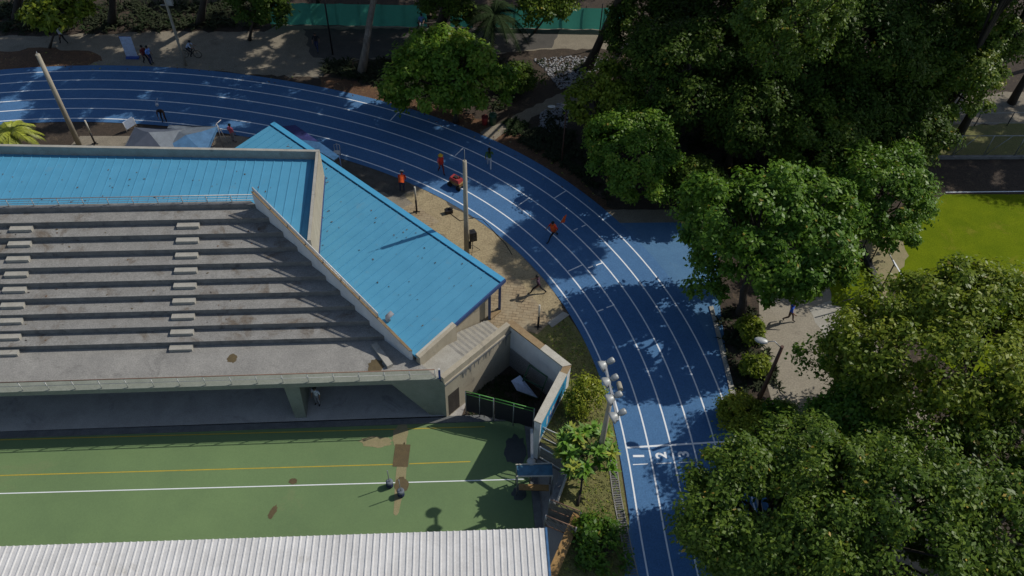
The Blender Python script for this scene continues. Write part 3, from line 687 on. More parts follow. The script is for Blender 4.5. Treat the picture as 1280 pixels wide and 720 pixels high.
# ---- white corrugated roof nearest the camera
ZW = 0.9
wa, wb = P(0, 683, ZW), P(681, 660, ZW); wu = (wa - wb).normalized(); wd_ = Vector((-wu.y, wu.x, 0))
if wd_.y > 0: wd_ = -wd_
hall = thing("roofed_hall", (wb.x, wb.y, ZC), "low building under a white corrugated metal roof at the edge of the green court", "building")
LH, WH, sl_ = 46.0, 16.0, .05
def WR(a, b, dz=0): p = wb + wu * a + wd_ * b; return Vector((p.x, p.y, ZW + sl_ * b + dz))
mb = MB(); prof = []; a = 0.0; 
while a < LH:
    prof += [(a, 0), (a + .20, 0), (a + .235, .045), (a + .285, .045)]; a += .32
vs_ = []
for (a, h) in prof: vs_ += [WR(a, 0, h), WR(a, WH, h)]
mb.add(vs_, [(2 * i, 2 * i + 1, 2 * i + 3, 2 * i + 2) for i in range(len(prof) - 1)], "roof_white")
mb.build("corrugated_roof", hall)
mb = MB(); mb.beam(WR(-.06, 0, -.03), WR(-.06, WH, -.03), .1, .16, "tarp_blue"); mb.build("roof_edge", hall)
mb = MB(); p4 = [WR(.3, .4), WR(LH - .3, .4), WR(LH - .3, WH - .4), WR(.3, WH - .4)]
for i in range(4):
    a_, b_ = p4[i], p4[(i + 1) % 4]; t = (b_ - a_).normalized(); t.z = 0; nn = Vector((-t.y, t.x, 0)) * .2
    mb.prism([a_, b_, b_ + nn, a_ + nn], ZC, lambda p: ZW - .1 + sl_ * ((p - wb).dot(wd_)), "grey_plaster")
mb.build("wall", hall)

# ---- boundary wall round the sunken yard, with a mural on its outer side
bw = thing("boundary_wall", (W2.x, W2.y, 0), "tall grey yard wall with brown and white coping and a blue mural outside", "wall")
tk = .36
def offs(a, b, d): t = (b - a); t.z = 0; t.normalize(); return Vector((t.y, -t.x, 0)) * d
oA, oB = offs(W1, W2, -tk), offs(W2, W3, -tk)
if oA.y < 0: oA = -oA
if oB.x < 0: oB = -oB
tA, tB = (W2 - W1).normalized(), (W3 - W2).normalized()
den = oA.cross(oB).z
cor = W2 + tA * ((oB - oA).cross(tB).z / tA.cross(tB).z) + oA
mb = MB(); mb.prism([W1, W2, cor, W1 + oA], ZC, 1.9, "grey_plaster"); mb.prism([W2, W3, W3 + oB, cor], ZC, 1.9, "grey_plaster"); mb.build("wall_body", bw)
mid = W1.lerp(W2, .60); 
mb = MB(); mb.prism([W1 - oA * .08, mid - oA * .08, mid + oA * 1.08, W1 + oA * 1.08], 1.903, 2.0, "coping_brown"); mb.build("coping", bw)
mb = MB(); mb.prism([mid - oA * .12 + tA * .02, W2 - oA * .12, cor + oA * .1, mid + oA * 1.15 + tA * .02], 1.903, 2.03, "coping_white"); mb.build("coping", bw)
mb = MB(); k1 = W2.lerp(W3, .1)
mb.prism([W2 - oB * .05, k1 - oB * .05, k1 + oB * 1.05, cor + oB * .05], 1.903, 2.0, "coping_brown")
mb.prism([k1 + tB * .02 - oB * .1, W3 - oB * .1, W3 + oB * 1.1, k1 + tB * .02 + oB * 1.1], 1.903, 2.03, "coping_white"); mb.build("coping", bw)
def face(o, lo, hi_, z0_, z1_, mat, d): 
    a_, b_ = cor.lerp(W3 + oB, lo) + oB * d, cor.lerp(W3 + oB, hi_) + oB * d
    m_ = MB(); m_.poly([(b_.x, b_.y, z0_), (a_.x, a_.y, z0_), (a_.x, a_.y, z1_), (b_.x, b_.y, z1_)], mat); return m_
mu = face(bw, .12, .97, .25, 1.85, "mural_blue", .012).build("mural", bw)
for lo, hi_, z0_, z1_, mt in ((.32, .46, .45, .85, "mural_navy"), (.40, .52, .70, 1.05, "mural_red"), (.54, .70, .5, .9, "mural_navy"), (.56, .60, .5, 1.3, "white_paint"), (.64, .68, .5, 1.3, "white_paint"), (.74, .78, .5, 1.3, "white_paint")):
    face(bw, lo, hi_, z0_, z1_, mt, .02).build("mural_mark", mu)
# ================================================================== TREES AND PLANTS
def leaf_mesh(name, cen, nrm, ln, wd, tint, mat, rng, droop=0.25):
    n = len(cen)
    rv = rng.normal(size=(n, 3)); nrm = nrm / np.linalg.norm(nrm, axis=1)[:, None]
    a = rv - (rv * nrm).sum(1)[:, None] * nrm; a /= np.linalg.norm(a, axis=1)[:, None]
    a[:, 2] -= droop; a /= np.linalg.norm(a, axis=1)[:, None]
    b = np.cross(nrm, a); b /= np.linalg.norm(b, axis=1)[:, None]
    ln = ln[:, None]; wd = wd[:, None]
    v = np.stack([cen, cen + a * ln * .45 + b * wd * .5 - nrm * ln * .04, cen + a * ln, cen + a * ln * .45 - b * wd * .5 - nrm * ln * .04], 1).reshape(-1, 3)
    me = bpy.data.meshes.new(name)
    me.vertices.add(4 * n); me.vertices.foreach_set("co", v.astype(np.float32).ravel())
    me.loops.add(4 * n); me.loops.foreach_set("vertex_index", np.arange(4 * n, dtype=np.int32))
    me.polygons.add(n); me.polygons.foreach_set("loop_start", np.arange(0, 4 * n, 4, dtype=np.int32))
    me.update(calc_edges=True)
    at = me.attributes.new("tint", 'FLOAT', 'FACE'); at.data.foreach_set("value", np.clip(tint, 0, 1).astype(np.float32))
    me.materials.append(MATS[mat]); return me

def unit(rng, n):
    v = rng.normal(size=(n, 3)); return v / np.linalg.norm(v, axis=1)[:, None]

def crown(name, rx, ry, rz, mat, seed, nlobe=9, nclump=110, nleaf=150, leaf=.26, rc=.75, low=-.55, bias=0.0, sparse=0.0):
    nleaf = int(nleaf * 1.35)
    """crown of many leaves: big lobes -> clumps on them -> leaves round every clump; returns the mesh and limb tips"""
    rng = np.random.default_rng(seed)
    ld = unit(rng, nlobe); ld[:, 2] = np.maximum(ld[:, 2], low)
    R3 = np.array([rx, ry, rz]); lob = ld * R3 * rng.uniform(.40, .62, (nlobe, 1)); lr = rng.uniform(.36, .56, nlobe)
    lob = np.vstack([lob, [[0, 0, .1 * rz]]]); lr = np.append(lr, .55)
    cl = []; cn = []
    while len(cl) < nclump:
        i = rng.integers(0, nlobe + 1); d = unit(rng, 1)[0]
        if d[2] < low: continue
        p = lob[i] + d * R3 * lr[i] * rng.uniform(.74, 1.20)
        q = (p - lob) / (R3 * lr[:, None])
        if ((q ** 2).sum(1) < .55).any(): continue          # buried
        cl.append(p); cn.append(d)
    cl = np.array(cl); cn = np.array(cn); nc = len(cl)
    crad = rc * rng.uniform(.42, 1.40, nc); ctint = rng.uniform(0, 1, nc)
    k = np.repeat(np.arange(nc), (nleaf * rng.uniform(.6, 1.3, nc)).astype(int))
    d = unit(rng, len(k)); rr = rng.uniform(0, 1, len(k)) ** .45
    sq = np.array([1, 1, .8]) * rng.uniform(.65, 1.35, (nc, 3))
    cen = cl[k] + d * sq[k] * (crad[k] * rr)[:, None] + rng.normal(size=(len(k), 3)) * .07
    if sparse: 
        keep = rng.uniform(size=len(k)) > sparse; k, cen, d = k[keep], cen[keep], d[keep]
    nrm = d * .7 + cn[k] * .35 + unit(rng, len(k)) * .75 + np.array([0, 0, .75])
    ln = leaf * rng.uniform(.5, 1.45, len(k))
    tint = np.clip(.16 + .34 * ctint[k] + .42 * rng.uniform(0, 1, len(k)) + bias + .10 * .6, 0, .97)
    tint[rng.uniform(size=len(k)) > .992] = 1.0
    me = leaf_mesh(name, cen, nrm, ln, ln * rng.uniform(.42, .62, len(k)), tint, mat, rng)
    return me, cl, lob

def limbs(base, top, r0, tips, bark, parent, seed=0, lean=0.0, name="trunk"):
    r = random.Random(seed); base, top = Vector(base), Vector(top); mb = MB()
    n = 6; pts = []; rr = []
    for i in range(n + 1):
        f = i / n; p = base.lerp(top, f); j = .05 * r0 * 10 * math.sin(f * 3.1)
        pts.append(p + Vector((r.uniform(-j, j), r.uniform(-j, j), 0))); rr.append(r0 * ((1.35 if i == 0 else 1) - .5 * f))
    mb.tube(pts, rr, bark, 9)
    for t in tips:
        t = Vector(t); s = pts[r.choice((3, 4, 5, 6))]; m1 = s.lerp(t, .5) + Vector((r.uniform(-.3, .3), r.uniform(-.3, .3), r.uniform(0, .4)))
        mb.tube([s, m1, t], [r0 * .42, r0 * .26, r0 * .08], bark, 6, False)
    return mb.build(name, parent)

CROWNS = {}
def tree(label, px, z, dims, mat, seed, leaf=.26, nclump=110, nleaf=150, rc=.75, bark="bark_dark", name="tree", cat="tree", group=None, trunk_r=.2, base=None, spin=0.0, nlobe=9, low=-.55, bias=0.0, sparse=0.0, key=None, xyz=None, lean=None):
    c = Vector(xyz) if xyz else P(px[0], px[1], z); b = Vector((c.x, c.y, 0)) if base is None else P(base[0], base[1], 0)
    t = thing(name, b, label, cat, group)
    kk = key or ("c", seed)
    if kk not in CROWNS: CROWNS[kk] = crown("crown", *dims, mat, seed, nlobe, nclump, nleaf, leaf, rc, low, bias, sparse)
    me, cl, lob = CROWNS[kk]
    o = bpy.data.objects.new("crown", me); C.objects.link(o); o.parent = t; o.location = c - b; o.rotation_euler = (0, 0, spin)
    M = Matrix.Rotation(spin, 3, 'Z')
    tips = [c + M @ Vector(q * .95) for q in list(lob[:7]) + list(cl[:: max(1, len(cl) // 9)])]
    limbs(b, c + Vector((0, 0, -.15 * dims[2])), trunk_r, tips, bark, t, seed)
    return t

# the trees that show whole
tree("rounded bushy tree with pale new leaves overhanging the outer lanes of the track", (566, 97), 3.9, (4.4, 4.0, 3.3), "leaf_mid", 1, .30, 170, 150, .70, base=(570, 152), bias=.10)
tree("compact dome shaped green tree beside the outer kerb strip of the track", (795, 193), 3.3, (3.9, 3.6, 2.75), "leaf_mid", 2, .22, 170, 150, .58, base=(792, 244), bias=.02)
tree("loose yellowish green tree directly behind the dome shaped tree", (756, 122), 4.6, (2.6, 2.5, 2.4), "leaf_bright", 3, .26, 80, 130, .6, bias=-.02, sparse=.15)
tree("large leafy green tree between the blue track apron and the paved walkway", (948, 291), 6.3, (5.4, 4.5, 4.1), "leaf_mid", 4, .26, 240, 160, .72, base=(926, 392), trunk_r=.28, nlobe=12, bias=-.05)
tree("rounded green tree at the upper corner of the bright green playing field", (1107, 236), 4.6, (4.0, 3.7, 3.5), "leaf_mid", 5, .22, 180, 150, .62, base=(1092, 300), nlobe=10, bias=.0)
# big trees at the lower right
tree("huge light green tree with an airy crown covering the right side of the walkway", (1208, 448), 7.0, (6.2, 4.3, 4.1), "leaf_bright", 6, .22, 270, 160, .82, base=(1225, 575), trunk_r=.34, nlobe=14, sparse=.03, bias=.02)
tree("dark dense tree hiding the right edge of the blue straight", (962, 640), 5.3, (3.9, 3.9, 3.7), "leaf_olive", 7, .20, 230, 170, .72, trunk_r=.3, nlobe=11, bias=-.10)
tree("broad dull green tree at the bottom right of the dark dense tree", (1095, 655), 6.5, (4.8, 4.6, 4.0), "leaf_olive", 8, .20, 240, 160, .74, trunk_r=.3, nlobe=12, bias=-.10)
tree("dark olive tree with bare twigs in the bottom corner of the walkway", (1235, 655), 6.0, (4.4, 4.4, 3.8), "leaf_olive", 9, .22, 170, 130, .72, trunk_r=.3, sparse=.2, bias=-.08, bark="bark_pale")
tree("dark green tree rising behind the broad dull green tree", (1078, 525), 4.4, (2.9, 2.4, 2.3), "leaf_mid", 10, .22, 140, 150, .66, trunk_r=.26, bias=-.05)
tree("thin airy tree at the edge of the walkway in front of the huge light tree", (1058, 452), 4.0, (2.5, 2.0, 1.8), "leaf_mid", 41, .22, 70, 80, .6, trunk_r=.12, sparse=.3)
tree("leafy tree cut by the right edge of the frame below the huge light tree", (1300, 560), 6.5, (4.0, 3.6, 3.4), "leaf_olive", 11, .22, 150, 150, .7, trunk_r=.26, bias=-.02)
tree("dark drooping tree hiding the tarp fence beside the bench", (562, 6), 4.4, (2.3, 1.6, 1.9), "leaf_dark", 51, .26, 60, 110, .6, base=(556, 34), trunk_r=.1)
tree("dim tree in front of the tarp fence right of the dark palm", (690, 6), 4.8, (2.6, 1.6, 1.5), "leaf_olive", 52, .26, 60, 90, .6, base=(668, 40), trunk_r=.1)
tree("dim tree over the path at the right end of the tarp fence", (845, 25), 4.6, (2.6, 2.2, 2.2), "leaf_mid", 53, .25, 80, 110, .6, trunk_r=.14)
tree("dark round bush between the bushy tree and the pebble bed", (652, 96), .9, (1.6, 1.4, 1.2), "leaf_dark", 54, .2, 60, 80, .45, name="bush", cat="bush", trunk_r=.05, low=-.9)
tree("dark low bush in the shade just above the kerb strip", (880, 240), .8, (1.9, 1.2, 1.0), "leaf_dark", 55, .2, 70, 80, .45, name="bush", cat="bush", trunk_r=.05, low=-.9)
tree("dark green bush between the brown lamp post and the walkway", (972, 522), .8, (1.1, .9, .8), "leaf_mid", 56, .18, 60, 80, .36, name="bush", cat="bush", trunk_r=.05, low=-.9, bias=-.08)
tree("dense dull green tree added for shade behind the dark dense tree of the straight", (1000, 588), 4.6, (2.7, 2.1, 2.3), "leaf_olive", 57, .2, 110, 140, .6, trunk_r=.2, bias=-.1)  # added to close gaps in the shadow over the straight
tree("small deep green tree above the kerb strip added to shade the track apron", None, 0, (1.9, 1.6, 1.5), "leaf_dark", 59, .22, 60, 110, .5, trunk_r=.1, xyz=(11.8, 42.0, 3.0))  # added for the shadow it throws on the apron
# small ones
tree("small yellow green bush on the dry lawn beside the floodlight mast", (731, 497), 1.2, (1.05, .95, 1.35), "leaf_yellow", 12, .15, 70, 52, .40, name="bush", cat="bush", trunk_r=.05, low=-.9)
tree("yellow green bush at the foot of the brown lamp post", (925, 520), .85, (1.9, 1.1, .8), "leaf_yellow", 13, .16, 80, 90, .34, name="bush", cat="bush", trunk_r=.05, low=-.9)
tree("bright green bush below the large tree next to the walkway edge", (938, 412), .9, (.85, .7, .8), "leaf_bright", 14, .2, 40, 70, .3, name="bush", cat="bush", trunk_r=.04, low=-.9)
tree("small bright green bush under the white lamp head", (945, 458), .7, (.75, .7, .65), "leaf_bright", 15, .2, 36, 70, .28, name="bush", cat="bush", trunk_r=.04, low=-.9)
tree("dull dark bush in the lawn corner beside the wooden coping", (757, 690), .6, (1.5, 2.0, .7), "leaf_mid", 16, .22, 46, 60, .52, name="bush", cat="bush", trunk_r=.06, low=-.9, bias=-.2, nlobe=6, sparse=.3)
tree("small pale bush between the wooden coping and the dull dark bush", (738, 655), .45, (.8, .8, .5), "leaf_bright", 58, .16, 40, 50, .3, name="bush", cat="bush", trunk_r=.04, low=-.9, bias=-.1, nlobe=7)
# tree tops hanging into the upper edge
tree("small tree with large yellow green leaves over the path near the left end", (74, 10), 3.4, (3.0, 1.9, 1.3), "leaf_bright", 17, .42, 60, 60, .6, base=(62, 60), trunk_r=.09, sparse=.15)
tree("dark leafy tree over the path left of the green tarp fence", (318, 4), 4.6, (2.5, 2.0, 1.9), "leaf_dark", 18, .3, 70, 100, .6, base=(312, 50), trunk_r=.13, bias=-.1)

# tall trees beyond the path: one crown mesh each kind, copied
BG = [  # label, px, z, kind, spin, base
 ("tall dark tree behind the yellowish green tree", (860, 92), 6.5, 0, .3), ("dark spreading tree over the garden behind the dome shaped tree", (930, 138), 5.0, 1, 1.2),
 ("tall dim tree standing back beyond the garden", (960, 60), 8.0, 2, 2.0), ("tall tree with sunlit green top at the upper right", (1075, 45), 9.5, 0, 2.6),
 ("dusky tree in the gap behind the large leafy tree", (1012, 186), 4.2, 2, .7), ("dark tree behind the rounded tree of the playing field corner", (1070, 150), 5.2, 1, 3.3),
 ("shaded tree touching the right end of the green tarp fence", (812, 30), 6.0, 1, 4.1), ("dark tall tree at the upper right corner", (1240, 20), 9.0, 2, 5.0),
 ("dusky low tree between the wood and the playing field corner tree", (1120, 165), 3.6, 1, .9), ("deep green tree in the middle of the dark wood", (1010, 110), 5.6, 0, 3.0), ("dim tree in the dark wood at the top edge", (955, 5), 6.0, 2, 2.2), ("dusky tree at the top edge nearest the corner tree", (1190, 5), 7.0, 0, 1.0), ("dusky tree filling the gap under the upper right corner", (1130, 105), 6.0, 2, 1.7), ("dark tree crown at the top edge between the tall dim ones", (900, 20), 7.5, 0, 4.6),
 ("shaded tree at the top edge right of the tarp fence end", (1010, 0), 7.5, 1, .2), ("dim tree next to the one with the sunlit top", (1160, 55), 7.5, 1, 5.6), ]
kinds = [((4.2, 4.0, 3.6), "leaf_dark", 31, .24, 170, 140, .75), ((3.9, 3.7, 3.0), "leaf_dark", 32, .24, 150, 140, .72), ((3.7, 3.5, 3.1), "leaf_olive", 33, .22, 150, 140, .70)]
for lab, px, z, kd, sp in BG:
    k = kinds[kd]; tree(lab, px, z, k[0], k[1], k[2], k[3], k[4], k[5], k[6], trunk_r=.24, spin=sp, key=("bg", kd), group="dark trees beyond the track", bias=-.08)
tree("tree with a leaning trunk and yellow tinged leaves beside the metal sports fence", (1200, 95), 6.5, (3.6, 3.0, 2.6), "leaf_olive", 34, .24, 120, 120, .66, base=(1176, 182), trunk_r=.22, bias=.05)

# tall canopy trees whose trunks stand along the path, unseen crowns placed above to shade the track
def canopy(label, basepx, xyz, kd, sp, bark="bark_dark", tr=.22, s=1.0, more=()):
    k = kinds[kd]; t = tree(label, None, 0, k[0], k[1], k[2], k[3], k[4], k[5], k[6], trunk_r=tr, spin=sp, key=("bg", kd), group="tall trees along the path", base=basepx, xyz=xyz, bark=bark, bias=-.08)
    for c in t.children:
        if c.name.startswith("crown"): c.scale = (s, s, s)
    for q, kd2, sp2, s2 in more:                 # extra unseen crowns of the same tree, added for their shade
        k2 = kinds[kd2]; kk = ("bg", kd2)
        o = bpy.data.objects.new("crown", CROWNS[kk][0]); C.objects.link(o); o.parent = t; o.location = Vector(q) - t.location; o.rotation_euler = (0, 0, sp2); o.scale = (s2, s2, s2)
        b0 = Vector(xyz); b0.z -= 2.5; mb = MB(); mb.tube([b0, b0.lerp(Vector(q), .5) + Vector((0, 0, .6)), Vector(q)], [.14, .10, .04], bark, 6, False); mb.build("limb", t)
    return t
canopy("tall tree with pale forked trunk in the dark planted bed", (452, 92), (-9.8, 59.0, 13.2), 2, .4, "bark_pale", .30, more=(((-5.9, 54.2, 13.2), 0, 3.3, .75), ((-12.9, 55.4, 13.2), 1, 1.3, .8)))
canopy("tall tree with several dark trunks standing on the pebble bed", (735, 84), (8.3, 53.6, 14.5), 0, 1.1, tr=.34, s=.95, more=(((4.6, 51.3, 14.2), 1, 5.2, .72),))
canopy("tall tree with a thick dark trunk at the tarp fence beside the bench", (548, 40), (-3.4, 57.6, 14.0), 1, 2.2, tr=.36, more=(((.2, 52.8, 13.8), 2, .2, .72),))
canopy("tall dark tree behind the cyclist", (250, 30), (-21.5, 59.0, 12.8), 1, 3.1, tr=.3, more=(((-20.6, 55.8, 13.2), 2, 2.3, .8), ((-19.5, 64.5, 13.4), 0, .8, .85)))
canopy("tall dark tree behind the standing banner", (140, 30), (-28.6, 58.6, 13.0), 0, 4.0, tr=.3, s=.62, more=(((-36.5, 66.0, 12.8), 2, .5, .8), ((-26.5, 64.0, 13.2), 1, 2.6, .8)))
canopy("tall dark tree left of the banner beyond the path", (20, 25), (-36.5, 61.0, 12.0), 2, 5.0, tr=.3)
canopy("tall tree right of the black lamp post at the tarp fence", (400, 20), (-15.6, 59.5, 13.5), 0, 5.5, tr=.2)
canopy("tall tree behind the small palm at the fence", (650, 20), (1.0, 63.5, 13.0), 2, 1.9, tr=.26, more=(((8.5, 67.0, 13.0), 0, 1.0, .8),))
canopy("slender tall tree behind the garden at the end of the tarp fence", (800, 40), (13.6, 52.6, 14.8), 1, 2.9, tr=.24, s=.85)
canopy("slender tall tree added for shade among the dark trees above the kerb strip", (930, 150), (15.9, 43.5, 13.5), 2, 3.7, tr=.22, s=.92)  # placed and sized so its crown shades the inner lanes
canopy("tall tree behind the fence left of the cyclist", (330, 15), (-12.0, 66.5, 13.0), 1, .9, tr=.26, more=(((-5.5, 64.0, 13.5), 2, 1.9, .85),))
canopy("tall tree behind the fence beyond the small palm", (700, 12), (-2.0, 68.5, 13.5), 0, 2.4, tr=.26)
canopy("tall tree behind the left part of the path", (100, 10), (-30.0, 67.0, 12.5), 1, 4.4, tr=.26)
for k_, x in enumerate((-50, -42, -34, -26, -18, -10, -2, 6, 14)):  # unseen trees added to shade the soil behind the path
    tree("unseen tall tree added for shade behind the green tarp fence", None, 0, *kinds[k_ % 3], trunk_r=.26, spin=k_ * 1.1, key=("bg", k_ % 3), xyz=(x, 74 + (k_ % 2) * 2, 12.5), group="wood behind the tarp fence")
for k_, (x, y, z, kd) in enumerate(((47.5, 53.6, 14, 0), (52, 58, 14, 1), (55, 53, 15, 2), (58, 60, 14, 0))):  # trees out of view, added to shade the ground along the field
    tree("unseen tall tree added for shade to the right of the metal sports fence", None, 0, *kinds[kd], trunk_r=.26, spin=k_ * 1.7, key=("bg", kd), xyz=(x, y, z), group="wood right of the sports fence")
for k_, (x, y, z, kd) in enumerate(((22.5, 56, 15, 0), (27.5, 53.5, 14, 1), (33, 58, 15, 2), (18, 60, 15, 1), (39, 56, 14, 0), (28, 64, 14, 2), (45, 62, 14, 1), (22, 54.4, 17, 2), (30.5, 49.8, 16.8, 1), (33.4, 51.6, 17, 2))):  # high crowns out of view, added up-sun to darken the wood below
    canopy(("tall tree added to shade the wood from beyond the upper right edge", ), None, (x, y, z), kd, k_ * 1.3, tr=.26) if False else tree("tall tree added to shade the dark wood from beyond the upper right edge", None, 0, *kinds[kd], trunk_r=.26, spin=k_ * 1.3, key=("bg", kd), xyz=(x, y, z), group="wood beyond the upper right edge")

# plants made of long blades
def blades(mb, c, n, ln, wd, mat, r, up=(.25, 1.1), lift=0.0, droop=.5):
    for k in range(n):
        a = r.uniform(0, 2 * math.pi); e = r.uniform(*up); l = ln * r.uniform(.7, 1.15); h = Vector((math.cos(a), math.sin(a), 0)); s = Vector((-h.y, h.x, 0)) * wd
        p0 = Vector(c) + Vector((0, 0, lift)); p1 = p0 + h * l * .5 * math.cos(e) + Vector((0, 0, l * .55 * math.sin(e))); p2 = p0 + h * l * math.cos(e * .8) + Vector((0, 0, l * (.75 * math.sin(e) - droop * .3)))
        mb.add([p0 - s * .4, p0 + s * .4, p1 + s, p1 - s], [(0, 1, 2, 3)], mat); mb.add([p1 - s, p1 + s, p2], [(0, 1, 2)], mat)
for nm, c in (("blade_bright", (0.12, 0.25, 0.016)), ("blade_yellow", (0.30, 0.34, 0.035)), ("blade_dark", (0.040, 0.050, 0.026)), ("blade_palm", (0.026, 0.045, 0.016))): surf(nm, c, tuple(x * .55 for x in c), scale=3, rough=.5 if nm in ("blade_bright", "blade_yellow") else .9, fine=.1, spec=.4 if nm in ("blade_bright", "blade_yellow") else .1)
# young tree with big shiny strap leaves on the dry lawn
t = thing("frangipani_tree", P(722, 632), "small tree with large glossy strap leaves leaning over the mesh fence on the lawn", "tree")
mb = MB(); r = random.Random(4); c0 = P(735, 566, 2.0); tips = []
for k in range(46):
    d = Vector((r.uniform(-1, 1), r.uniform(-1, 1), r.uniform(-.45, .6))); 
    if d.length > 1.0: d.normalize()
    tips.append(c0 + Vector((d.x * 1.45, d.y * 1.35, d.z * 1.1)))
    blades(mb, tips[-1], 17, .62, .085, "blade_bright" if r.random() < .9 else "blade_yellow", r, (-.25, 1.2), droop=.25)
mb.build("leaves", t); limbs(P(722, 632), c0 - Vector((0, 0, .4)), .07, tips[:16], "bark_dark", t, 3)
# palms
def palm(label, px, z, nf, ln, mat, trunk_r, seed, base=None, name="palm"):
    c = P(px[0], px[1], z); b = Vector((c.x, c.y, 0)) if base is None else P(base[0], base[1]); t = thing(name, b, label, "palm"); r = random.Random(seed); mb = MB()
    for k in range(nf):
        a = 2 * math.pi * k / nf + r.uniform(-.2, .2); e = r.uniform(.1, 1.1); h = Vector((math.cos(a), math.sin(a), 0)); pts = []
        for j in range(9):
            f = j / 8; pts.append(c + h * ln * f * math.cos(e * (1 - .3 * f)) + Vector((0, 0, ln * (math.sin(e) * f - .85 * f * f))))
        mb.tube(pts, [.035 * (1 - .8 * j / 8) for j in range(9)], mat, 4, False)
        for j in range(1, 33):
            f = j / 33; i = min(7, int(f * 8)); p = pts[i].lerp(pts[i + 1], f * 8 - i); dv = (pts[i + 1] - pts[i]).normalized(); sx = dv.cross(Vector((0, 0, 1))).normalized()
            for s in (-1, 1):
                q = p + sx * s * .42 * ln / 2 * (math.sin(math.pi * min(1, f * .9 + .1)) * .9 + .1) + dv * .2 * ln / 2 + Vector((0, 0, -.12 - r.uniform(0, .1)))
                mb.add([p - dv * .06, p + dv * .06, q], [(0, 1, 2)], mat)
    mb.build("fronds", t); mb = MB(); mb.tube([b, b.lerp(c, .5), c], [trunk_r * 1.2, trunk_r, trunk_r * .8], "bark_pale", 8); mb.build("trunk", t); return t
palm("bright yellow green palm behind the parapet of the blue roof", (14, 166), 2.2, 24, 1.9, "blade_yellow", .14, 6)
palm("dark palm with grey trunk in front of the green tarp fence", (618, 18), 4.6, 17, 2.9, "blade_palm", .17, 7, base=(614, 72))

# planted ground cover in the dark beds
gc = MB(); r = random.Random(9)
def bed(px, n, ln, mat, wd=.05):
    Q = pxs(px); c0 = sum(Q, Vector()) / len(Q)
    for _ in range(n):
        i = r.randrange(len(Q)); a, b = r.random(), r.random()
        if a + b > 1: a, b = 1 - a, 1 - b
        blades(gc, c0 + (Q[i] - c0) * a + (Q[(i + 1) % len(Q)] - c0) * b, 8, ln, wd, mat if r.random() < .85 else "blade_palm", r, (.2, 1.2))
bed([(408, 78), (520, 74), (640, 80), (640, 140), (560, 130), (470, 104), (404, 92)], 330, .75, "blade_dark", .06)
bed([(640, 172), (690, 158), (720, 168), (760, 250), (700, 205)], 240, .6, "blade_dark")
bed([(668, 76), (756, 76), (748, 88), (700, 108), (686, 90)], 38, .35, "blade_dark"); bed([(680, 142), (708, 134), (704, 158), (684, 160)], 24, .38, "blade_dark")
bed([(624, 156), (650, 148), (664, 156), (640, 172)], 40, .5, "blade_palm")
bed([(893, 395), (940, 380), (960, 440), (975, 490), (925, 500)], 120, .5, "blade_dark")
bed([(-30, 4), (340, 4), (334, 36), (-30, 42)], 420, .9, "blade_dark", .07)
bed([(800, 60), (1000, 60), (1030, 200), (900, 250), (800, 190)], 260, .7, "blade_palm", .06)
stuff(gc.build("ground_cover"), "low dark strappy plants filling the shaded garden beds", "ground cover")
gt = MB(); r = random.Random(19)
Q = [(672, 432), (706, 398), (722, 420), (750, 470), (764, 540), (776, 620), (790, 720), (700, 720), (728, 640), (716, 580), (684, 532), (706, 470)]
def inside(p, poly):
    c = False
    for i in range(len(poly)):
        a, b = poly[i], poly[i - 1]
        if (a[1] > p[1]) != (b[1] > p[1]) and p[0] < (b[0] - a[0]) * (p[1] - a[1]) / (b[1] - a[1]) + a[0]: c = not c
    return c
for mat_ in ("blade_bright", "blade_yellow", "grass_dry"): pass
k = 0
while k < 2600:
    q = (r.uniform(672, 792), r.uniform(398, 720))
    if inside(q, Q):
        m_ = r.random(); blades(gt, P(*q), 4, r.uniform(.07, .16), .018, "grass_dry" if m_ < .7 else ("blade_yellow" if m_ < .88 else "blade_bright"), r, (.4, 1.3)); k += 1
stuff(gt.build("grass_tufts"), "short dry grass tufts on the lawn inside the track", "grass")
lv = MB(); r = random.Random(29)      # fallen leaves on path, earth and roof edges
for _ in range(1500):
    q = (r.uniform(-10, 800), r.uniform(40, 260))
    p = P(*q)
    if inside(q, [(0, 60), (400, 95), (560, 130), (640, 162), (720, 215), (768, 262), (760, 272), (720, 256), (640, 195), (560, 163), (470, 130), (398, 112), (200, 90), (0, 92)]):
        a = r.uniform(0, 6.28); s = r.uniform(.05, .13); h = Vector((math.cos(a), math.sin(a), 0)); n = Vector((-h.y, h.x, 0))
        lv.add([p + h * s + Vector((0, 0, .04)), p + n * s * .5 + Vector((0, 0, .03)), p - h * s + Vector((0, 0, .045)), p - n * s * .5 + Vector((0, 0, .05))], [(0, 1, 2, 3)], r.choice(("litter", "stain_sand", "blade_yellow", "litter")))
for _ in range(150):               # a few on the roof sheets and the seating rows
    if r.random() < .45: p = RB(r.uniform(.5, LN - 5), r.uniform(.6, 5.5), .03)
    elif r.random() < .5: p = S(r.uniform(-28, -9.5), r.uniform(vtop + 1.0, vtop + 4.5), ZR + .03)
    else: kk_ = r.randrange(0, NR); p = S(r.uniform(-28, -9), v0 + kk_ * D_ + r.uniform(.1, .7), ZD + (kk_ + 1) * R_ + .02)
    a = r.uniform(0, 6.28); s = r.uniform(.04, .10); h = Vector((math.cos(a), math.sin(a), 0)); n = Vector((-h.y, h.x, 0))
    lv.add([p + h * s, p + n * s * .5, p - h * s, p - n * s * .5 + Vector((0, 0, .02))], [(0, 1, 2, 3)], r.choice(("litter", "bark_dark", "stain_brown")))
stuff(lv.build("fallen_leaves"), "fallen brown and yellow leaves along the outer edge of the track", "leaves")
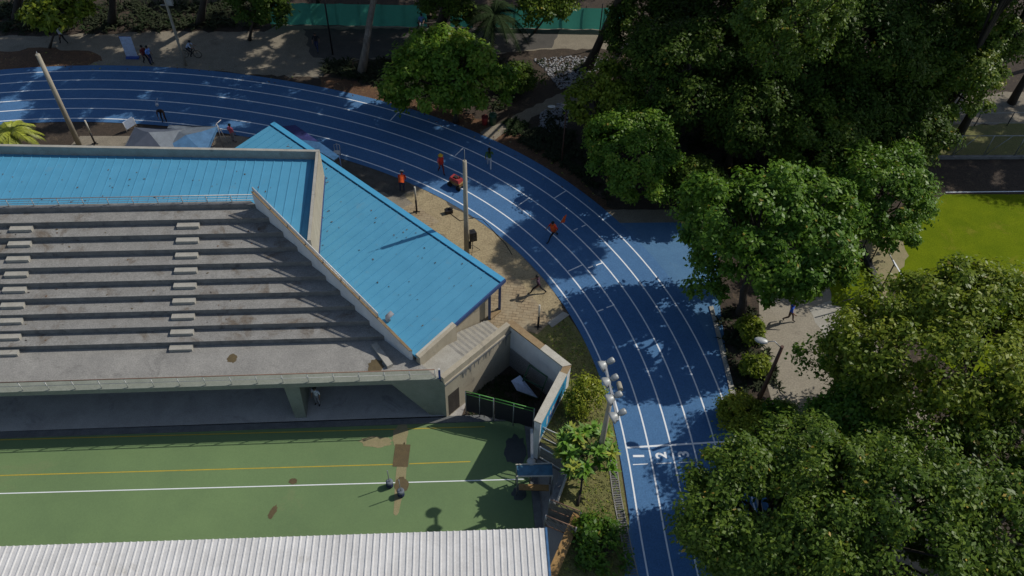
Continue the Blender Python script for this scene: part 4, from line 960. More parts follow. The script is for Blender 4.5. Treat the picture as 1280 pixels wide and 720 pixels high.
# ================================================================== STREET FURNITURE AND EQUIPMENT
def pole(name, base, h, r0, r1, mat, label, cat, extra=None, z0=0):
    b = P(base[0], base[1], z0); t = thing(name, b, label, cat); mb = MB()
    mb.tube([b, b + Vector((0, 0, h * .5)), b + Vector((0, 0, h))], [r0, (r0 + r1) / 2, r1], mat, 10); mb.build("shaft", t); return t, b
t, b = pole("utility_pole", (99, 181), 7.5, .19, .14, "pole_concrete", "bare pale concrete pole at the left beside the short black and white post", "pole")
mb = MB(); mb.tube([b + Vector((0, 0, 7.4)), b + Vector((0, 0, 7.7))], [.03, .02], "galv", 6); mb.build("spike", t)
t, b = pole("utility_pole", (583.5, 317), 7.75, .17, .12, "pole_concrete", "grey concrete pole with thin top rod rising beside the low blue roof", "pole")
mb = MB(); mb.tube([b + Vector((0, 0, 7.7)), b + Vector((0, 0, 8.6))], [.025, .015], "galv", 6); mb.build("rod", t)
mb = MB(); mb.box(b + Vector((.22, 0, .8)), (.16, .2, .5), "steel_dark"); mb.build("meter_box", t)
t, b = pole("lamp_post", (232, 82), 6.6, .13, .09, "pole_concrete", "grey pole with a small box lamp behind the cyclist", "lamp post")
mb = MB(); hd = b + Vector((0, 0, 5.3)); mb.beam(hd + Vector((-.5, 0, 0)), hd + Vector((.5, 0, 0)), .06, .06, "galv"); mb.build("arm", t)
mb = MB(); mb.box(hd + Vector((.35, -.1, .35)), (.42, .3, .42), "lamp_grey"); mb.build("lamp", t)
# the floodlight mast
fz = 6.9; fa, fb = P(756, 453, fz), P(772, 526, fz); fc = fa.lerp(fb, .55)
t = thing("floodlight_mast", (fc.x, fc.y, 0), "tall mast carrying four grey dish floodlights on a cross arm over the lawn", "floodlight")
mb = MB(); mb.tube([Vector((fc.x, fc.y, 0)), Vector((fc.x, fc.y, fz - .1))], [.17, .11], "pole_concrete", 10); mb.build("shaft", t)
mb = MB(); mb.beam(fa, fb, .10, .10, "galv"); mb.build("cross_arm", t)
tl = Vector((-.80, -.30, -.45)).normalized()
for k, (x, y) in enumerate(((761, 455), (765, 473), (768, 495), (771.5, 513))):
    f = (k + .1) / 3.4; q = fa.lerp(fb, min(1, f)) ; M = tl.to_track_quat('Z', 'Y').to_matrix()
    q = q + Vector((.10, 0, .10)); mb = MB()
    mb.lathe([(.03, -.04), (.13, 0), (.21, .10), (.28, .24), (.30, .33), (.285, .33), (.26, .24), (.19, .12), (.04, .05)], "lamp_grey", q + tl * .06, 16, M)
    o = mb.build("reflector", t); mb = MB(); mb.lathe([(.0, .32), (.28, .315)], "galv", q + tl * .06, 16, M); mb.build("glass", o)
    mb = MB(); mb.lathe([(0, -.40), (.12, -.38), (.15, -.32), (.15, -.13), (.10, -.02), (.04, .02)], "lamp_grey", q + tl * .02, 12, M); mb.build("lamp_housing", t)
    mb = MB(); mb.beam(q + Vector((-.1, .0, -.12)), q + tl * .1 + Vector((0, .2, 0)), .04, .05, "galv"); mb.build("bracket", t)
q = fa.lerp(fb, .38) + Vector((.42, 0, .1)); mb = MB(); mb.tube([q, q + Vector((.05, -.45, .1))], [.12, .13], "pole_concrete", 10); mb.build("ballast_can", t)
# brown lamp post by the walkway
lz = 6.15; lp = P(978, 433, lz); t = thing("lamp_post", (lp.x, lp.y, 0), "dark brown lamp post with a thin arm and white lamp head beside the walkway", "lamp post")
mb = MB(); mb.tube([Vector((lp.x, lp.y, 0)), lp], [.14, .085], "pole_brown", 10); mb.build("shaft", t)
le = P(953, 426, lz + .05); mb = MB(); mb.tube([lp - Vector((0, 0, .15)), lp.lerp(le, .45) + Vector((0, 0, .22)), le + (lp - le).normalized() * .2], [.03, .025, .025], "galv", 6); mb.build("arm", t)
d = (le - lp); d.z = 0; d.normalize(); M = Matrix((d, Vector((-d.y, d.x, 0)), Vector((0, 0, 1)))).transposed()
mb = MB(); mb.ball(le + d * .05, (.36, .20, .11), "lamp_grey", 12, 8, M); mb.build("lamp", t)
# thin garden lamp and dark post
t, b = pole("lamp_post", (702, 203), 4.5, .06, .045, "pole_brown", "thin brown garden lamp post in the planted bed behind the outer lane", "lamp post")
mb = MB(); hp = b + Vector((0, 0, 4.45)); mb.tube([hp, hp + Vector((-.35, .1, .3)), hp + Vector((-.75, .15, .28))], [.03, .025, .02], "galv", 6); mb.build("arm", t)
mb = MB(); mb.ball(hp + Vector((-1.0, .18, .27)), (.30, .14, .08), "lamp_grey", 10, 6); mb.build("lamp", t)
t, b = pole("lamp_post", (416, 68), 6.8, .075, .055, "black_paint", "slim black lamp post beside the path in front of the tarp fence", "lamp post")
mb = MB(); mb.beam(b + Vector((0, 0, 6.75)), b + Vector((.6, -.1, 6.85)), .05, .05, "black_paint"); mb.ball(b + Vector((.8, -.12, 6.83)), (.3, .14, .08), "lamp_grey", 10, 6); mb.build("lamp", t)
t, b = pole("garden_post", (747, 62), 4.2, .05, .045, "black_paint", "thin black post beside the many trunked tree at the tarp fence", "post")
mb = MB(); mb.box(b + Vector((-.05, 0, .55)), (.26, .26, .7), "black_paint"); mb.build("post_box", t)
# posts painted white over black
for (bx, by), h, lab in (((119, 180), 2.1, "short post painted white over black next to the bare pale pole"), ((521, 265), 2.25, "short post painted white over black beside the worker in red"), ((672.5, 409), 2.05, "short post painted white over black on the brick paving behind the yard wall")):
    b = P(bx, by); t = thing("marker_post", b, lab, "post", "black and white posts"); mb = MB(); mb.tube([b, b + Vector((0, 0, h * .5))], .065, "black_paint", 8); mb.build("lower_shaft", t)
    mb = MB(); mb.tube([b + Vector((0, 0, h * .5)), b + Vector((0, 0, h))], .06, "coping_white", 8); mb.build("upper_shaft", t)
    mb = MB(); mb.beam(b + Vector((-.22, 0, .03)), b + Vector((.22, 0, .03)), .07, .05, "black_paint"); mb.beam(b + Vector((0, -.2, .035)), b + Vector((0, .2, .035)), .07, .05, "black_paint"); mb.build("foot", t)
# movable net posts on the court
for (bx, by), lab in (((487.5, 609), "movable net post on a blue wheel base, farther one on the court"), ((501.5, 620.5), "movable net post on a blue wheel base, nearer one on the brown stain")):
    b = P(bx, by - 1.5, ZC + .06); t = thing("net_post", b, lab, "net post", "net posts on the court")
    mb = MB(); mb.lathe([(.0, 0), (.17, 0), (.19, .06), (.185, .48), (.13, .52), (.06, .46), (0, .46)], "cloth_navy", b, 18); mb.lathe([(.0, .465), (.125, .526), (.19, .485), (.192, .38)], "tent_pale", b + Vector((.004, .004, .004)), 18); mb.build("base", t)
    mb = MB(); mb.tube([b + Vector((0, 0, .05)), b + Vector((0, 0, 1.68))], .026, "galv", 8); mb.build("shaft", t)
# green tarp fence along the top
t0, t1 = P(338, 31), P(786, 38); t = thing("tarp_fence", (t0.x, t0.y, 0), "long green tarp fence on thin posts across the top beyond the path", "fence")
for (fa_, fb_) in ((0, .435), (.50, .56), (.62, 1.0)):
    mb = MB(); n = int(60 * (fb_ - fa_)); vs_ = []; r = random.Random(int(fa_ * 100))
    for k in range(n + 1):
        p = t0.lerp(t1, fa_ + (fb_ - fa_) * k / n); w1 = .06 * math.sin(k * 1.3) + r.uniform(-.03, .03)
        vs_ += [(p.x, p.y + w1, .05), (p.x, p.y + w1 * .5 + r.uniform(-.05, .05), 1.05), (p.x, p.y, 2.1 + (-.06 if k % 6 else 0))]
    mb.add(vs_, [(3 * k + j, 3 * k + 3 + j, 3 * k + 4 + j, 3 * k + 1 + j) for k in range(n) for j in (0, 1)], "tarp_green", True); mb.build("tarp", t)
for k in range(17):
    p = t0.lerp(t1, k / 16) + Vector((0, .12, 0)); mb = MB(); mb.tube([p, p + Vector((0, 0, 2.2))], .035, "bark_dark", 6); mb.build("post", t)
# standing banner and bench
b = P(159, 73); t = thing("banner_stand", b, "white standing banner with blue head beside the outer lane", "banner"); mb = MB()
e1 = Vector((.93, .05, 0)); up_v = Vector((-.05, .06, 1)); mb.beam(b + up_v * 1.05, b + e1 * .98 + up_v * 1.05, .03, 1.75, "cloth_pale"); mb.build("panel", t)
mb = MB(); mb.beam(b + up_v * 1.83 + Vector((0, -.02, 0)), b + e1 * .98 + up_v * 1.83 + Vector((0, -.02, 0)), .035, .2, "mural_navy"); mb.build("header", t)
mb = MB(); mb.beam(b + Vector((-.05, 0, .08)), b + e1 * 1.03 + Vector((0, 0, .08)), .3, .14, "mural_navy"); mb.build("base", t)
b = P(521, 33); t = thing("bench", b, "dark bench in front of the tarp fence under the thick trunk", "bench"); mb = MB(); mb.box(b + Vector((.9, 0, .45)), (1.7, .45, .06), "bark_dark"); mb.build("seat", t)
mb = MB(); mb.box(b + Vector((.9, .24, .75)), (1.7, .05, .4), "bark_dark"); mb.build("backrest", t)
for x in (.2, 1.6):
    mb = MB(); mb.box(b + Vector((x, 0, .21)), (.08, .4, .42), "bark_dark"); mb.build("leg", t)
# tents
def hip_tent(c, sx, sy, eave, ridge, mats, label, name="canopy_tent", rot=0.0):
    t = thing(name, (c.x, c.y, 0), label, "tent"); M = Matrix.Rotation(rot, 3, 'Z'); cc = [c + M @ Vector((x * sx, y * sy, eave)) for x, y in ((-1, -1), (1, -1), (1, 1), (-1, 1))]; cc = [Vector((p.x, p.y, eave)) for p in cc]; top = Vector((c.x, c.y, ridge))
    for i in range(4):
        a, b2 = cc[i], cc[(i + 1) % 4]; m_ = a.lerp(b2, .5) + Vector((0, 0, -.10)); mm = a.lerp(top, .5) - Vector((0, 0, .07)); mn = b2.lerp(top, .5) - Vector((0, 0, .07)); mb = MB()
        mb.add([a, m_, b2, mn, top, mm], [(0, 1, 5), (1, 2, 3), (1, 3, 5), (5, 3, 4)], mats[i % len(mats)], True); dz = Vector((0, 0, -.22)); mb.add([a, b2, b2 + dz, a + dz], [(0, 1, 2, 3)], mats[i % len(mats)])
        mb.build("roof_panel", t); mb = MB(); mb.tube([Vector((a.x, a.y, 0)), a], .03, "galv", 6); mb.build("leg", t)
    return t
c = P(186, 166, 2.9); hip_tent(Vector((c.x, c.y, 0)), 1.75, 1.6, 2.05, 2.95, ("tent_grey", "tent_pale", "tent_grey", "tent_grey"), "grey pyramid tent partly hidden behind the roof parapet")
c = P(232, 168, 2.4); t = hip_tent(Vector((c.x, c.y, 0)), 1.7, 1.5, 2.0, 2.35, ("tent_blue", "tent_blue", "tent_pale", "tent_pale"), "crumpled blue tent sheet next to the grey pyramid tent")
# dull blue canopy peeking from below the eave, with a white chair
t = thing("sheet_shelter", P(395, 182), "low violet and blue sheet shelter peeking out from under the blue roof eave", "shelter"); z = 1.9
pa, pb_, pc_, pd, pe = P(352, 158, z), P(369, 156, z), P(424, 195, z), P(417, 200, z), P(395, 190, z); mb = MB()
mb.hexa([(q.x, q.y, z - .08) for q in (pa, pb_, pc_.lerp(pb_, .45), pe.lerp(pa, .5))][::-1], [(q.x, q.y, z) for q in (pa, pb_, pc_.lerp(pb_, .45), pe.lerp(pa, .5))][::-1], "tarp_violet")
mb.hexa([(q.x, q.y, z - .08) for q in (pe.lerp(pa, .49), pc_.lerp(pb_, .44), pc_, pd)][::-1], [(q.x, q.y, z + .004) for q in (pe.lerp(pa, .49), pc_.lerp(pb_, .44), pc_, pd)][::-1], "tarp_blue"); mb.build("sheet", t)
for q in (pb_, pc_):
    mb = MB(); mb.tube([(q.x, q.y, 0), (q.x, q.y, z - .05)], .035, "steel_blue", 6); mb.build("leg", t)
b = P(422, 196); t = thing("plastic_chair", b, "white plastic chair beside the inner lane behind the blue canopy", "chair"); mb = MB(); mb.box(b + Vector((0, 0, .42)), (.42, .42, .04), "white_paint"); mb.build("seat", t)
mb = MB(); mb.tube([b + Vector((-.2, .2, .42)), b + Vector((-.2, .28, .85)), b + Vector((0, .30, .95)), b + Vector((.2, .28, .85)), b + Vector((.2, .2, .42))], .025, "white_paint", 6); mb.tube([b + Vector((0, .21, .44)), b + Vector((0, .29, .93))], .02, "white_paint", 6); mb.build("backrest", t)
for x in (-.18, .18):
    for y in (-.18, .18): mb = MB(); mb.tube([b + Vector((x * 1.1, y * 1.1, 0)), b + Vector((x, y, .42))], .022, "white_paint", 6); mb.build("leg", t)
# folding sign frames near the tents
b = P(272, 181); t = thing("sign_frame", b, "thin white folding frame beside the blue tent sheet", "frame"); mb = MB(); ap = b + Vector((.25, .25, 1.7)); mb.tube([b + Vector((-.35, 0, 0)), ap], .03, "white_paint", 6); mb.build("leg", t); mb = MB(); mb.tube([b + Vector((.85, .1, 0)), ap], .03, "white_paint", 6); mb.build("leg", t); mb = MB(); mb.tube([ap, ap + Vector((.15, .6, -.1))], .025, "white_paint", 6); mb.build("cross_bar", t)
b = P(159, 166); t = thing("sign_frame", b, "small white board frame standing by the inner lane next to the grey tent", "frame"); mb = MB(); mb.beam(b + Vector((0, 0, .6)), b + Vector((.55, .55, .75)), .04, .7, "cloth_pale"); mb.build("board", t)
for q in (b, b + Vector((.55, .55, 0))): mb = MB(); mb.tube([q, q + Vector((0, 0, .95))], .03, "white_paint", 6); mb.build("leg", t)
# loudspeaker on a tripod
b = P(591, 315); t = thing("loudspeaker", b, "black loudspeaker on a tripod beside the concrete pole", "loudspeaker"); M = Matrix.Rotation(.35, 3, 'Z')
mb = MB(); hx = [(-.24, -.2), (.24, -.2), (.17, .2), (-.17, .2)]; mb.hexa([b + M @ Vector((x, y, 1.15)) for x, y in hx], [b + M @ Vector((x * .95, y * .95, 1.88)) for x, y in hx], "black_paint"); o = mb.build("cabinet", t)
mb = MB(); mb.lathe([(0, .02), (.13, .012), (.16, 0)], "steel_dark", b + M @ Vector((0, -.203, 1.4)), 14, M @ Matrix.Rotation(math.pi / 2, 3, 'X')); mb.lathe([(0, .02), (.07, .012), (.09, 0)], "steel_dark", b + M @ Vector((0, -.203, 1.7)), 12, M @ Matrix.Rotation(math.pi / 2, 3, 'X')); mb.build("speaker_cone", o)
mb = MB(); mb.beam(b + M @ Vector((-.07, 0, 1.89)), b + M @ Vector((.07, 0, 1.89)), .05, .04, "steel_dark"); mb.build("handle", o)
mb = MB(); mb.tube([b + Vector((0, 0, .3)), b + Vector((0, 0, 1.2))], .022, "black_paint", 6); mb.build("shaft", t)
for k in range(3):
    a = k * 2.1 + .4; mb = MB(); mb.tube([b + Vector((0, 0, .65)), b + Vector((math.cos(a) * .5, math.sin(a) * .5, .02))], .016, "black_paint", 5); mb.build("leg", t)
# red engine cart on the track
b = P(571, 233); t = thing("engine_cart", b, "red topped compressor cart on small wheels parked on the shaded lanes", "cart"); M = Matrix.Rotation(-.62, 3, 'Z')
mb = MB(); mb.box(b + Vector((0, 0, .42)), (.92, .46, .26), "wood_beam", M); mb.build("chassis", t)
mb = MB(); hx = [(-.48, -.27), (.40, -.27), (.40, .27), (-.48, .27)]; mb.hexa([b + M @ Vector((x, y, .58)) for x, y in hx], [b + M @ Vector((x * .85, y * .8, .80)) for x, y in hx], "red_paint"); mb.box(b + M @ Vector((-.05, .0, .83)), (.30, .22, .10), "steel_dark", M); mb.tube([b + M @ Vector((.2, .12, .8)), b + M @ Vector((.2, .12, .96))], .05, "steel_dark", 8); mb.build("hood", t)
mb = MB(); mb.tube([b + M @ Vector((.5, -.2, .5)), b + M @ Vector((.85, -.2, .9)), b + M @ Vector((.85, .2, .9)), b + M @ Vector((.5, .2, .5))], .02, "steel_dark", 6); mb.build("handle", t)
for x in (-.38, .38):
    for y in (-.3, .3): mb = MB(); q = b + M @ Vector((x, y, .2)); mb.tube([q - M @ Vector((0, .05, 0)), q + M @ Vector((0, .05, 0))], .2, "rubber", 14); mb.build("wheel", t)
# small black pump on the sand
b = P(561, 266); mb = MB(); M = Matrix.Rotation(.4, 3, 'Z'); mb.box(b + Vector((0, 0, .16)), (.5, .34, .28), "black_paint", M); mb.ball(b + Vector((.12, .05, .34)), (.16, .13, .12), "rubber", 10, 6); mb.tube([b + Vector((-.3, 0, .3)), b + Vector((-.1, 0, .46)), b + Vector((.2, 0, .46))], .02, "steel_dark", 6)
tag(mb.top("water_pump"), "small black pump with carrying handle sitting on the sand patch", "pump")
mb = MB(); pts = [P(x, y, .03) for x, y in ((563, 267), (575, 276), (592, 272), (604, 275), (618, 290), (632, 305), (640, 318))]; mb.tube(pts, .022, "rubber", 5); tag(mb.top("cable"), "thin dark cable snaking over the sand from the black pump", "cable")
for col, (bx, by), lab in (("tarp_green", (616, 155), "dark green litter bin under the bushy tree at the garden path"), ("red_paint", (606, 155), "small red litter bin beside the green one under the bushy tree")):
    b = P(bx, by); t = thing("litter_bin", b, lab, "bin"); s = 1 if col == "tarp_green" else .8; mb = MB(); mb.lathe([(0, 0), (.25 * s, 0), (.31 * s, .8 * s)], "dark_green_pipe" if s == 1 else "red_paint", b, 14); mb.build("body", t); mb = MB(); mb.lathe([(.32 * s, .8 * s), (.32 * s, .88 * s), (.2 * s, .96 * s), (0, .98 * s)], "dark_green_pipe" if s == 1 else "cloth_maroon", b, 14); mb.build("lid", t)
# ---- yard: black screen with green rail, leaning frame, loose sheet
ya, yb, yc = P(582, 489, .55), P(617, 498, .55), P(668, 511, .45); t = thing("yard_screen", (ya.x, ya.y, ZC), "black screen fence with a bright green top rail inside the sunken yard", "fence")
for a_, b_ in ((ya, yb), (yb + Vector((.08, 0, 0)), yc)):
    mb = MB(); n = 8; vs_ = []
    for k in range(n + 1):
        p = a_.lerp(b_, k / n); vs_ += [(p.x, p.y - .04 * math.sin(k * 2.1), ZC + .35), (p.x, p.y, p.z - .1)]
    mb.add(vs_, [(2 * k, 2 * k + 2, 2 * k + 3, 2 * k + 1) for k in range(n)], "black_tarp", True); mb.build("screen", t)
    mb = MB(); mb.tube([a_, b_], .032, "green_pipe", 6); mb.tube([a_ + Vector((0, -.10, -.12)), b_ + Vector((0, -.10, -.12))], .022, "green_pipe", 6); mb.build("rail", t)
for q in (ya, yb, ya.lerp(yb, .5), yb.lerp(yc, .5), yc):
    mb = MB(); mb.tube([(q.x, q.y, ZC), q], .035, "galv", 6); mb.build("post", t)
q1, q2 = P(662, 456, 1.0), P(684, 471, .9); g1, g2 = P(648, 490, ZC + .1), P(674, 499, ZC + .1); t = thing("goal_frame", (g1.x, g1.y, ZC), "dark green metal goal frame leaning on the inner side of the yard wall", "goal frame")
for a_, b_, nm in ((q1, q2, "cross_bar"), (q1, g1, "leg"), (q2, g2, "leg"), (g1, g2, "ground_bar"), (q1.lerp(g1, .5), q2.lerp(g2, .5), "cross_bar")): mb = MB(); mb.tube([a_, b_], .045, "dark_green_pipe", 8); mb.build(nm, t)
mb = MB(); r = random.Random(2); base = [P(639, 476, -.5), P(650, 469, -.4), P(668, 492, -1.2), P(672, 497, -1.3), P(646, 488, -1.0)]; cc = sum(base, Vector()) / 5 + Vector((0, 0, .2)); mb.add(base + [cc], [(i, (i + 1) % 5, 5) for i in range(5)], "cloth_pale"); mb.add([p - Vector((0, 0, .03)) for p in base + [cc]], [((i + 1) % 5, i, 5) for i in range(5)], "cloth_grey"); tag(mb.top("loose_sheet"), "crumpled pale grey sheet beside the leaning goal frame in the yard", "sheet")
yb_ = MB(); r = random.Random(23)
for _ in range(260):
    q = (r.uniform(585, 665), r.uniform(470, 520)); blades(yb_, P(q[0], q[1], ZC), 5, r.uniform(.2, .45), .03, "blade_dark" if r.random() < .6 else "blade_palm", r, (.3, 1.3))
stuff(yb_.build("yard_weeds"), "dark weeds growing in the sunken yard", "weeds")
fill("yard_soil", [(q.x, q.y) for q in (SR - n_ * .31 + e_ * 1.6, W1 - n_ * .31, W1, W2, W3, P(655, 524, ZC), P(575, 526, ZC))], ZC + .006, "soil")
# ---- fences between court and lawn
def mesh_fence(a, b, h, label, nm="mesh_fence", rail="white_paint", z=0.0, zz=None, post="galv", grp=None):
    t = thing(nm, (a.x, a.y, z), label, "fence", grp); a = Vector((a.x, a.y, z)); b = Vector((b.x, b.y, z if zz is None else zz)); mb = MB(); mb.add([a + Vector((0, 0, .05)), b + Vector((0, 0, .05)), b + Vector((0, 0, h)), a + Vector((0, 0, h))], [(0, 1, 2, 3)], "wire_mesh"); mb.build("netting", t)
    for zz_ in (h, .06): mb = MB(); mb.tube([a + Vector((0, 0, zz_)), b + Vector((0, 0, zz_))], .035, rail, 6); mb.build("rail", t)
    n = max(1, round((b - a).length / 2.2))
    for k in range(n + 1): p = a.lerp(b, k / n); mb = MB(); mb.tube([p, p + Vector((0, 0, h + .03))], .04, post, 6); mb.build("post", t)
    return t
mesh_fence(P(672, 545), P(710, 563), 1.1, "white railed mesh fence joining the mural wall to the lawn trunk, upper one", grp="mesh fences by the court")
mesh_fence(P(674, 572), P(706, 590), 1.1, "white railed mesh fence beside the small blue canopy, second from the mural wall", grp="mesh fences by the court")
mesh_fence(P(686, 637), P(724, 652), 1.1, "rusty railed mesh fence at the head of the wooden coping", rail="rust_pipe", grp="mesh fences by the court")
mesh_fence(P(681, 657), P(718, 672), 1.1, "rusty railed mesh fence next to the white roof corner", rail="rust_pipe", grp="mesh fences by the court")
# tall pipe at the end of the mural wall
a_ = P(668, 574, ZC); t = thing("drain_pipe", a_, "grey upright pipe with round cap next to the end of the mural wall", "pipe"); mb = MB(); mb.beam(P(665, 578, .2), W3 + Vector((-.12, -.1, -.6)), .14, .14, "galv"); mb.build("pipe_run", t); q = P(664, 577, .3); mb = MB(); mb.lathe([(0, .1), (.2, .1), (.24, 0), (.2, -.1)], "lamp_grey", q, 14); mb.build("cap", t); mb = MB(); mb.tube([(q.x, q.y, ZC), q], .07, "galv", 8); mb.build("shaft", t)
# retaining walls
ws, we = P(712, 572), P(690, 632); t = thing("retaining_wall", (ws.x, ws.y, 0), "low dark retaining wall with a white edge below the strap leaved tree", "wall"); mb = MB(); mb.beam(Vector((ws.x, ws.y, -.75)), Vector((we.x, we.y, -.75)), .34, 2.0, "concrete_riser"); mb.build("wall_body", t); nn = Vector((.24, .07, 0)); mb = MB(); mb.beam(Vector((ws.x, ws.y, .2)) + nn, Vector((we.x, we.y, .2)) + nn, .12, .22, "coping_white"); mb.build("edge", t)
ws, we = P(722, 643, .35), P(686, 728, .35); t = thing("retaining_wall", (ws.x, ws.y, 0), "retaining wall capped with a long weathered wooden beam near the white roof", "wall"); mb = MB(); mb.beam(Vector((ws.x, ws.y, -.8)), Vector((we.x, we.y, -.8)), .42, 2.05, "grey_plaster"); mb.build("wall_body", t); mb = MB(); mb.beam(Vector((ws.x, ws.y, .30)), Vector((we.x, we.y, .30)), .48, .13, "wood_beam"); mb.build("coping", t)
# small blue canopy over the court side bench
z = .3; k = [P(646, 582, z), P(690, 580, z), P(691, 594, z), P(647, 595, z)]; t = thing("bench_shelter", (k[3].x, k[3].y, ZC), "small dark blue sheet shelter with pale frame at the court corner", "shelter"); mb = MB(); mb.hexa([(p.x, p.y, p.z - .06) for p in k][::-1], [tuple(p) for p in k][::-1], "canopy_teal"); mb.build("roof_sheet", t)
for i in range(4): p = k[i]; mb = MB(); mb.tube([(p.x, p.y, ZC), (p.x, p.y, z - .06)], .035, "galv", 6); mb.build("post", t)
for i in (0, 3): mb = MB(); mb.beam(k[i] + Vector((-.06, .04 if i == 0 else -.04, .01)), k[(1 if i == 0 else 2)] + Vector((0, .04 if i == 0 else -.04, .01)), .05, .08, "coping_white"); mb.build("frame", t)
mb = MB(); mb.box((k[3] + k[2]) / 2 + Vector((0, .2, -1.65)), (1.6, .35, .06), "wood_beam"); mb.build("seat", t)
# ---- right side: sports fence and dark field fence
fa_, fb_ = P(1150, 197), P(1420, 196); t = thing("sports_fence", (fa_.x, fa_.y, 0), "thin white metal fence with diagonal braces along the shaded side of the field", "fence")
for zz_ in (.1, 2.0): mb = MB(); mb.tube([fa_ + Vector((0, 0, zz_)), fb_ + Vector((0, 0, zz_))], .035, "galv", 6); mb.build("rail", t)
n = 7
for i in range(n + 1):
    p = fa_.lerp(fb_, i / n); mb = MB(); mb.tube([p, p + Vector((0, 0, 2.05))], .04, "galv", 6); mb.build("post", t)
    if i < n: q = fa_.lerp(fb_, (i + (.5 if i % 2 else .6)) / n); mb = MB(); mb.tube([p + Vector((0, 0, .1)), q + Vector((0, 0, 2.0))], .025, "galv", 6); mb.build("brace", t)
mb = MB(); mb.beam(fa_ + Vector((0, -.1, .1)), fb_ + Vector((0, -.1, .1)), .25, .2, "concrete_riser"); mb.build("kerb", t)
fa_, fb_ = P(1095, 158), P(1420, 156); t = thing("wire_fence", (fa_.x, fa_.y, 0), "thin wire fence farther back behind the white metal fence", "fence")
for zz_ in (1.2, .25): mb = MB(); mb.tube([fa_ + Vector((0, 0, zz_)), fb_ + Vector((0, 0, zz_))], .022, "galv", 5); mb.build("wire", t)
for i in range(9): p = fa_.lerp(fb_, i / 8); mb = MB(); mb.tube([p, p + Vector((0, 0, 1.25))], .04, "steel_dark", 6); mb.build("post", t)
fa_, fb_ = P(1076, 312), P(1100, 366); t = thing("field_fence", (fa_.x, fa_.y, 0), "dark steel fence with tall posts and low wall at the field corner", "fence"); mb = MB(); mb.beam(fa_ + Vector((0, 0, .18)), fb_ + Vector((0, 0, .18)), .3, .36, "steel_dark"); mb.build("low_wall", t)
for f in (0, .36, .94): p = fa_.lerp(fb_, f) + Vector((.1, 0, 0)); mb = MB(); mb.tube([p, p + Vector((0, 0, 2.4))], .045, "black_paint", 6); mb.build("post", t)
mb = MB(); mb.tube([fa_ + Vector((.1, 0, 2.4)), fb_ + Vector((.1, 0, 2.4))], .035, "galv", 6); mb.build("rail", t)
mb = MB(); p = fb_ + Vector((-.2, -.6, 0)); mb.tube([P(1040, 380, .9), P(1092, 366, .9)], .04, "black_paint", 6); mb.tube([P(1082, 388), P(1092, 366, .9)], .04, "black_paint", 6); mb.build("brace", t)
# ================================================================== PEOPLE
# joints: (side, forward, up) for a 1.70 m figure
STAND = dict(pel=(0, 0, .92), che=(0, .0, 1.24), nec=(0, .01, 1.44), hea=(0, .03, 1.58), top=(0, .03, 1.70),
    shL=(-.18, 0, 1.39), elL=(-.25, -.02, 1.12), wrL=(-.25, .08, .88), haL=(-.25, .12, .79), shR=(.18, 0, 1.39), elR=(.25, -.02, 1.12), wrR=(.25, .08, .88), haR=(.25, .12, .79),
    hiL=(-.095, 0, .88), knL=(-.10, .03, .49), anL=(-.11, 0, .08), toL=(-.13, .16, .04), hiR=(.095, 0, .88), knR=(.10, .03, .49), anR=(.11, 0, .08), toR=(.13, .16, .04))
def pose(**k): d = dict(STAND); d.update(k); return d
WALK = pose(knL=(-.10, .20, .52), anL=(-.10, .30, .10), toL=(-.11, .46, .07), knR=(.10, .0, .48), anR=(.10, -.30, .14), toR=(.11, -.17, .05), elL=(-.25, -.14, 1.14), wrL=(-.24, -.10, .90), haL=(-.24, -.07, .81), elR=(.25, .08, 1.13), wrR=(.23, .27, .97), haR=(.22, .35, .93))
STRIDE = pose(pel=(0, 0, .86), che=(0, .05, 1.18), nec=(0, .09, 1.37), hea=(0, .13, 1.51), top=(0, .14, 1.63), shL=(-.18, .06, 1.33), shR=(.18, .06, 1.33), elL=(-.27, -.12, 1.10), wrL=(-.26, .02, .90), haL=(-.26, .06, .82), elR=(.27, .20, 1.10), wrR=(.22, .38, 1.00), haR=(.21, .46, .97), hiL=(-.095, 0, .83), hiR=(.095, 0, .83),
    knL=(-.12, .30, .53), anL=(-.13, .46, .09), toL=(-.14, .62, .06), knR=(.12, -.14, .46), anR=(.13, -.50, .14), toR=(.14, -.38, .05))
REACH = pose(elR=(.24, .20, 1.20), wrR=(.20, .42, 1.22), haR=(.20, .50, 1.23), elL=(-.24, .16, 1.15), wrL=(-.18, .36, 1.10), haL=(-.17, .44, 1.10))
BEND = pose(pel=(0, -.10, .86), che=(0, .16, 1.10), nec=(0, .33, 1.22), hea=(0, .44, 1.27), top=(0, .53, 1.34), shL=(-.18, .28, 1.20), shR=(.18, .28, 1.20), elL=(-.24, .34, .92), wrL=(-.20, .44, .70), haL=(-.20, .47, .62), elR=(.24, .34, .92), wrR=(.20, .44, .70), haR=(.20, .47, .62), hiL=(-.1, -.10, .83), hiR=(.1, -.1, .83), knL=(-.12, .06, .48), knR=(.12, .06, .48), anL=(-.13, -.03, .08), anR=(.13, -.03, .08), toL=(-.14, .13, .04), toR=(.14, .13, .04))
SIT = pose(pel=(0, 0, .52), che=(0, .03, .84), nec=(0, .06, 1.03), hea=(0, .09, 1.17), top=(0, .10, 1.29), shL=(-.18, .03, .98), shR=(.18, .03, .98), elL=(-.24, .08, .72), wrL=(-.18, .28, .60), haL=(-.17, .36, .58), elR=(.24, .08, .72), wrR=(.18, .28, .60), haR=(.17, .36, .58), hiL=(-.1, .02, .50), hiR=(.1, .02, .50), knL=(-.12, .44, .50), knR=(.12, .44, .50), anL=(-.12, .46, .10), anR=(.12, .46, .10), toL=(-.13, .62, .05), toR=(.13, .62, .05))
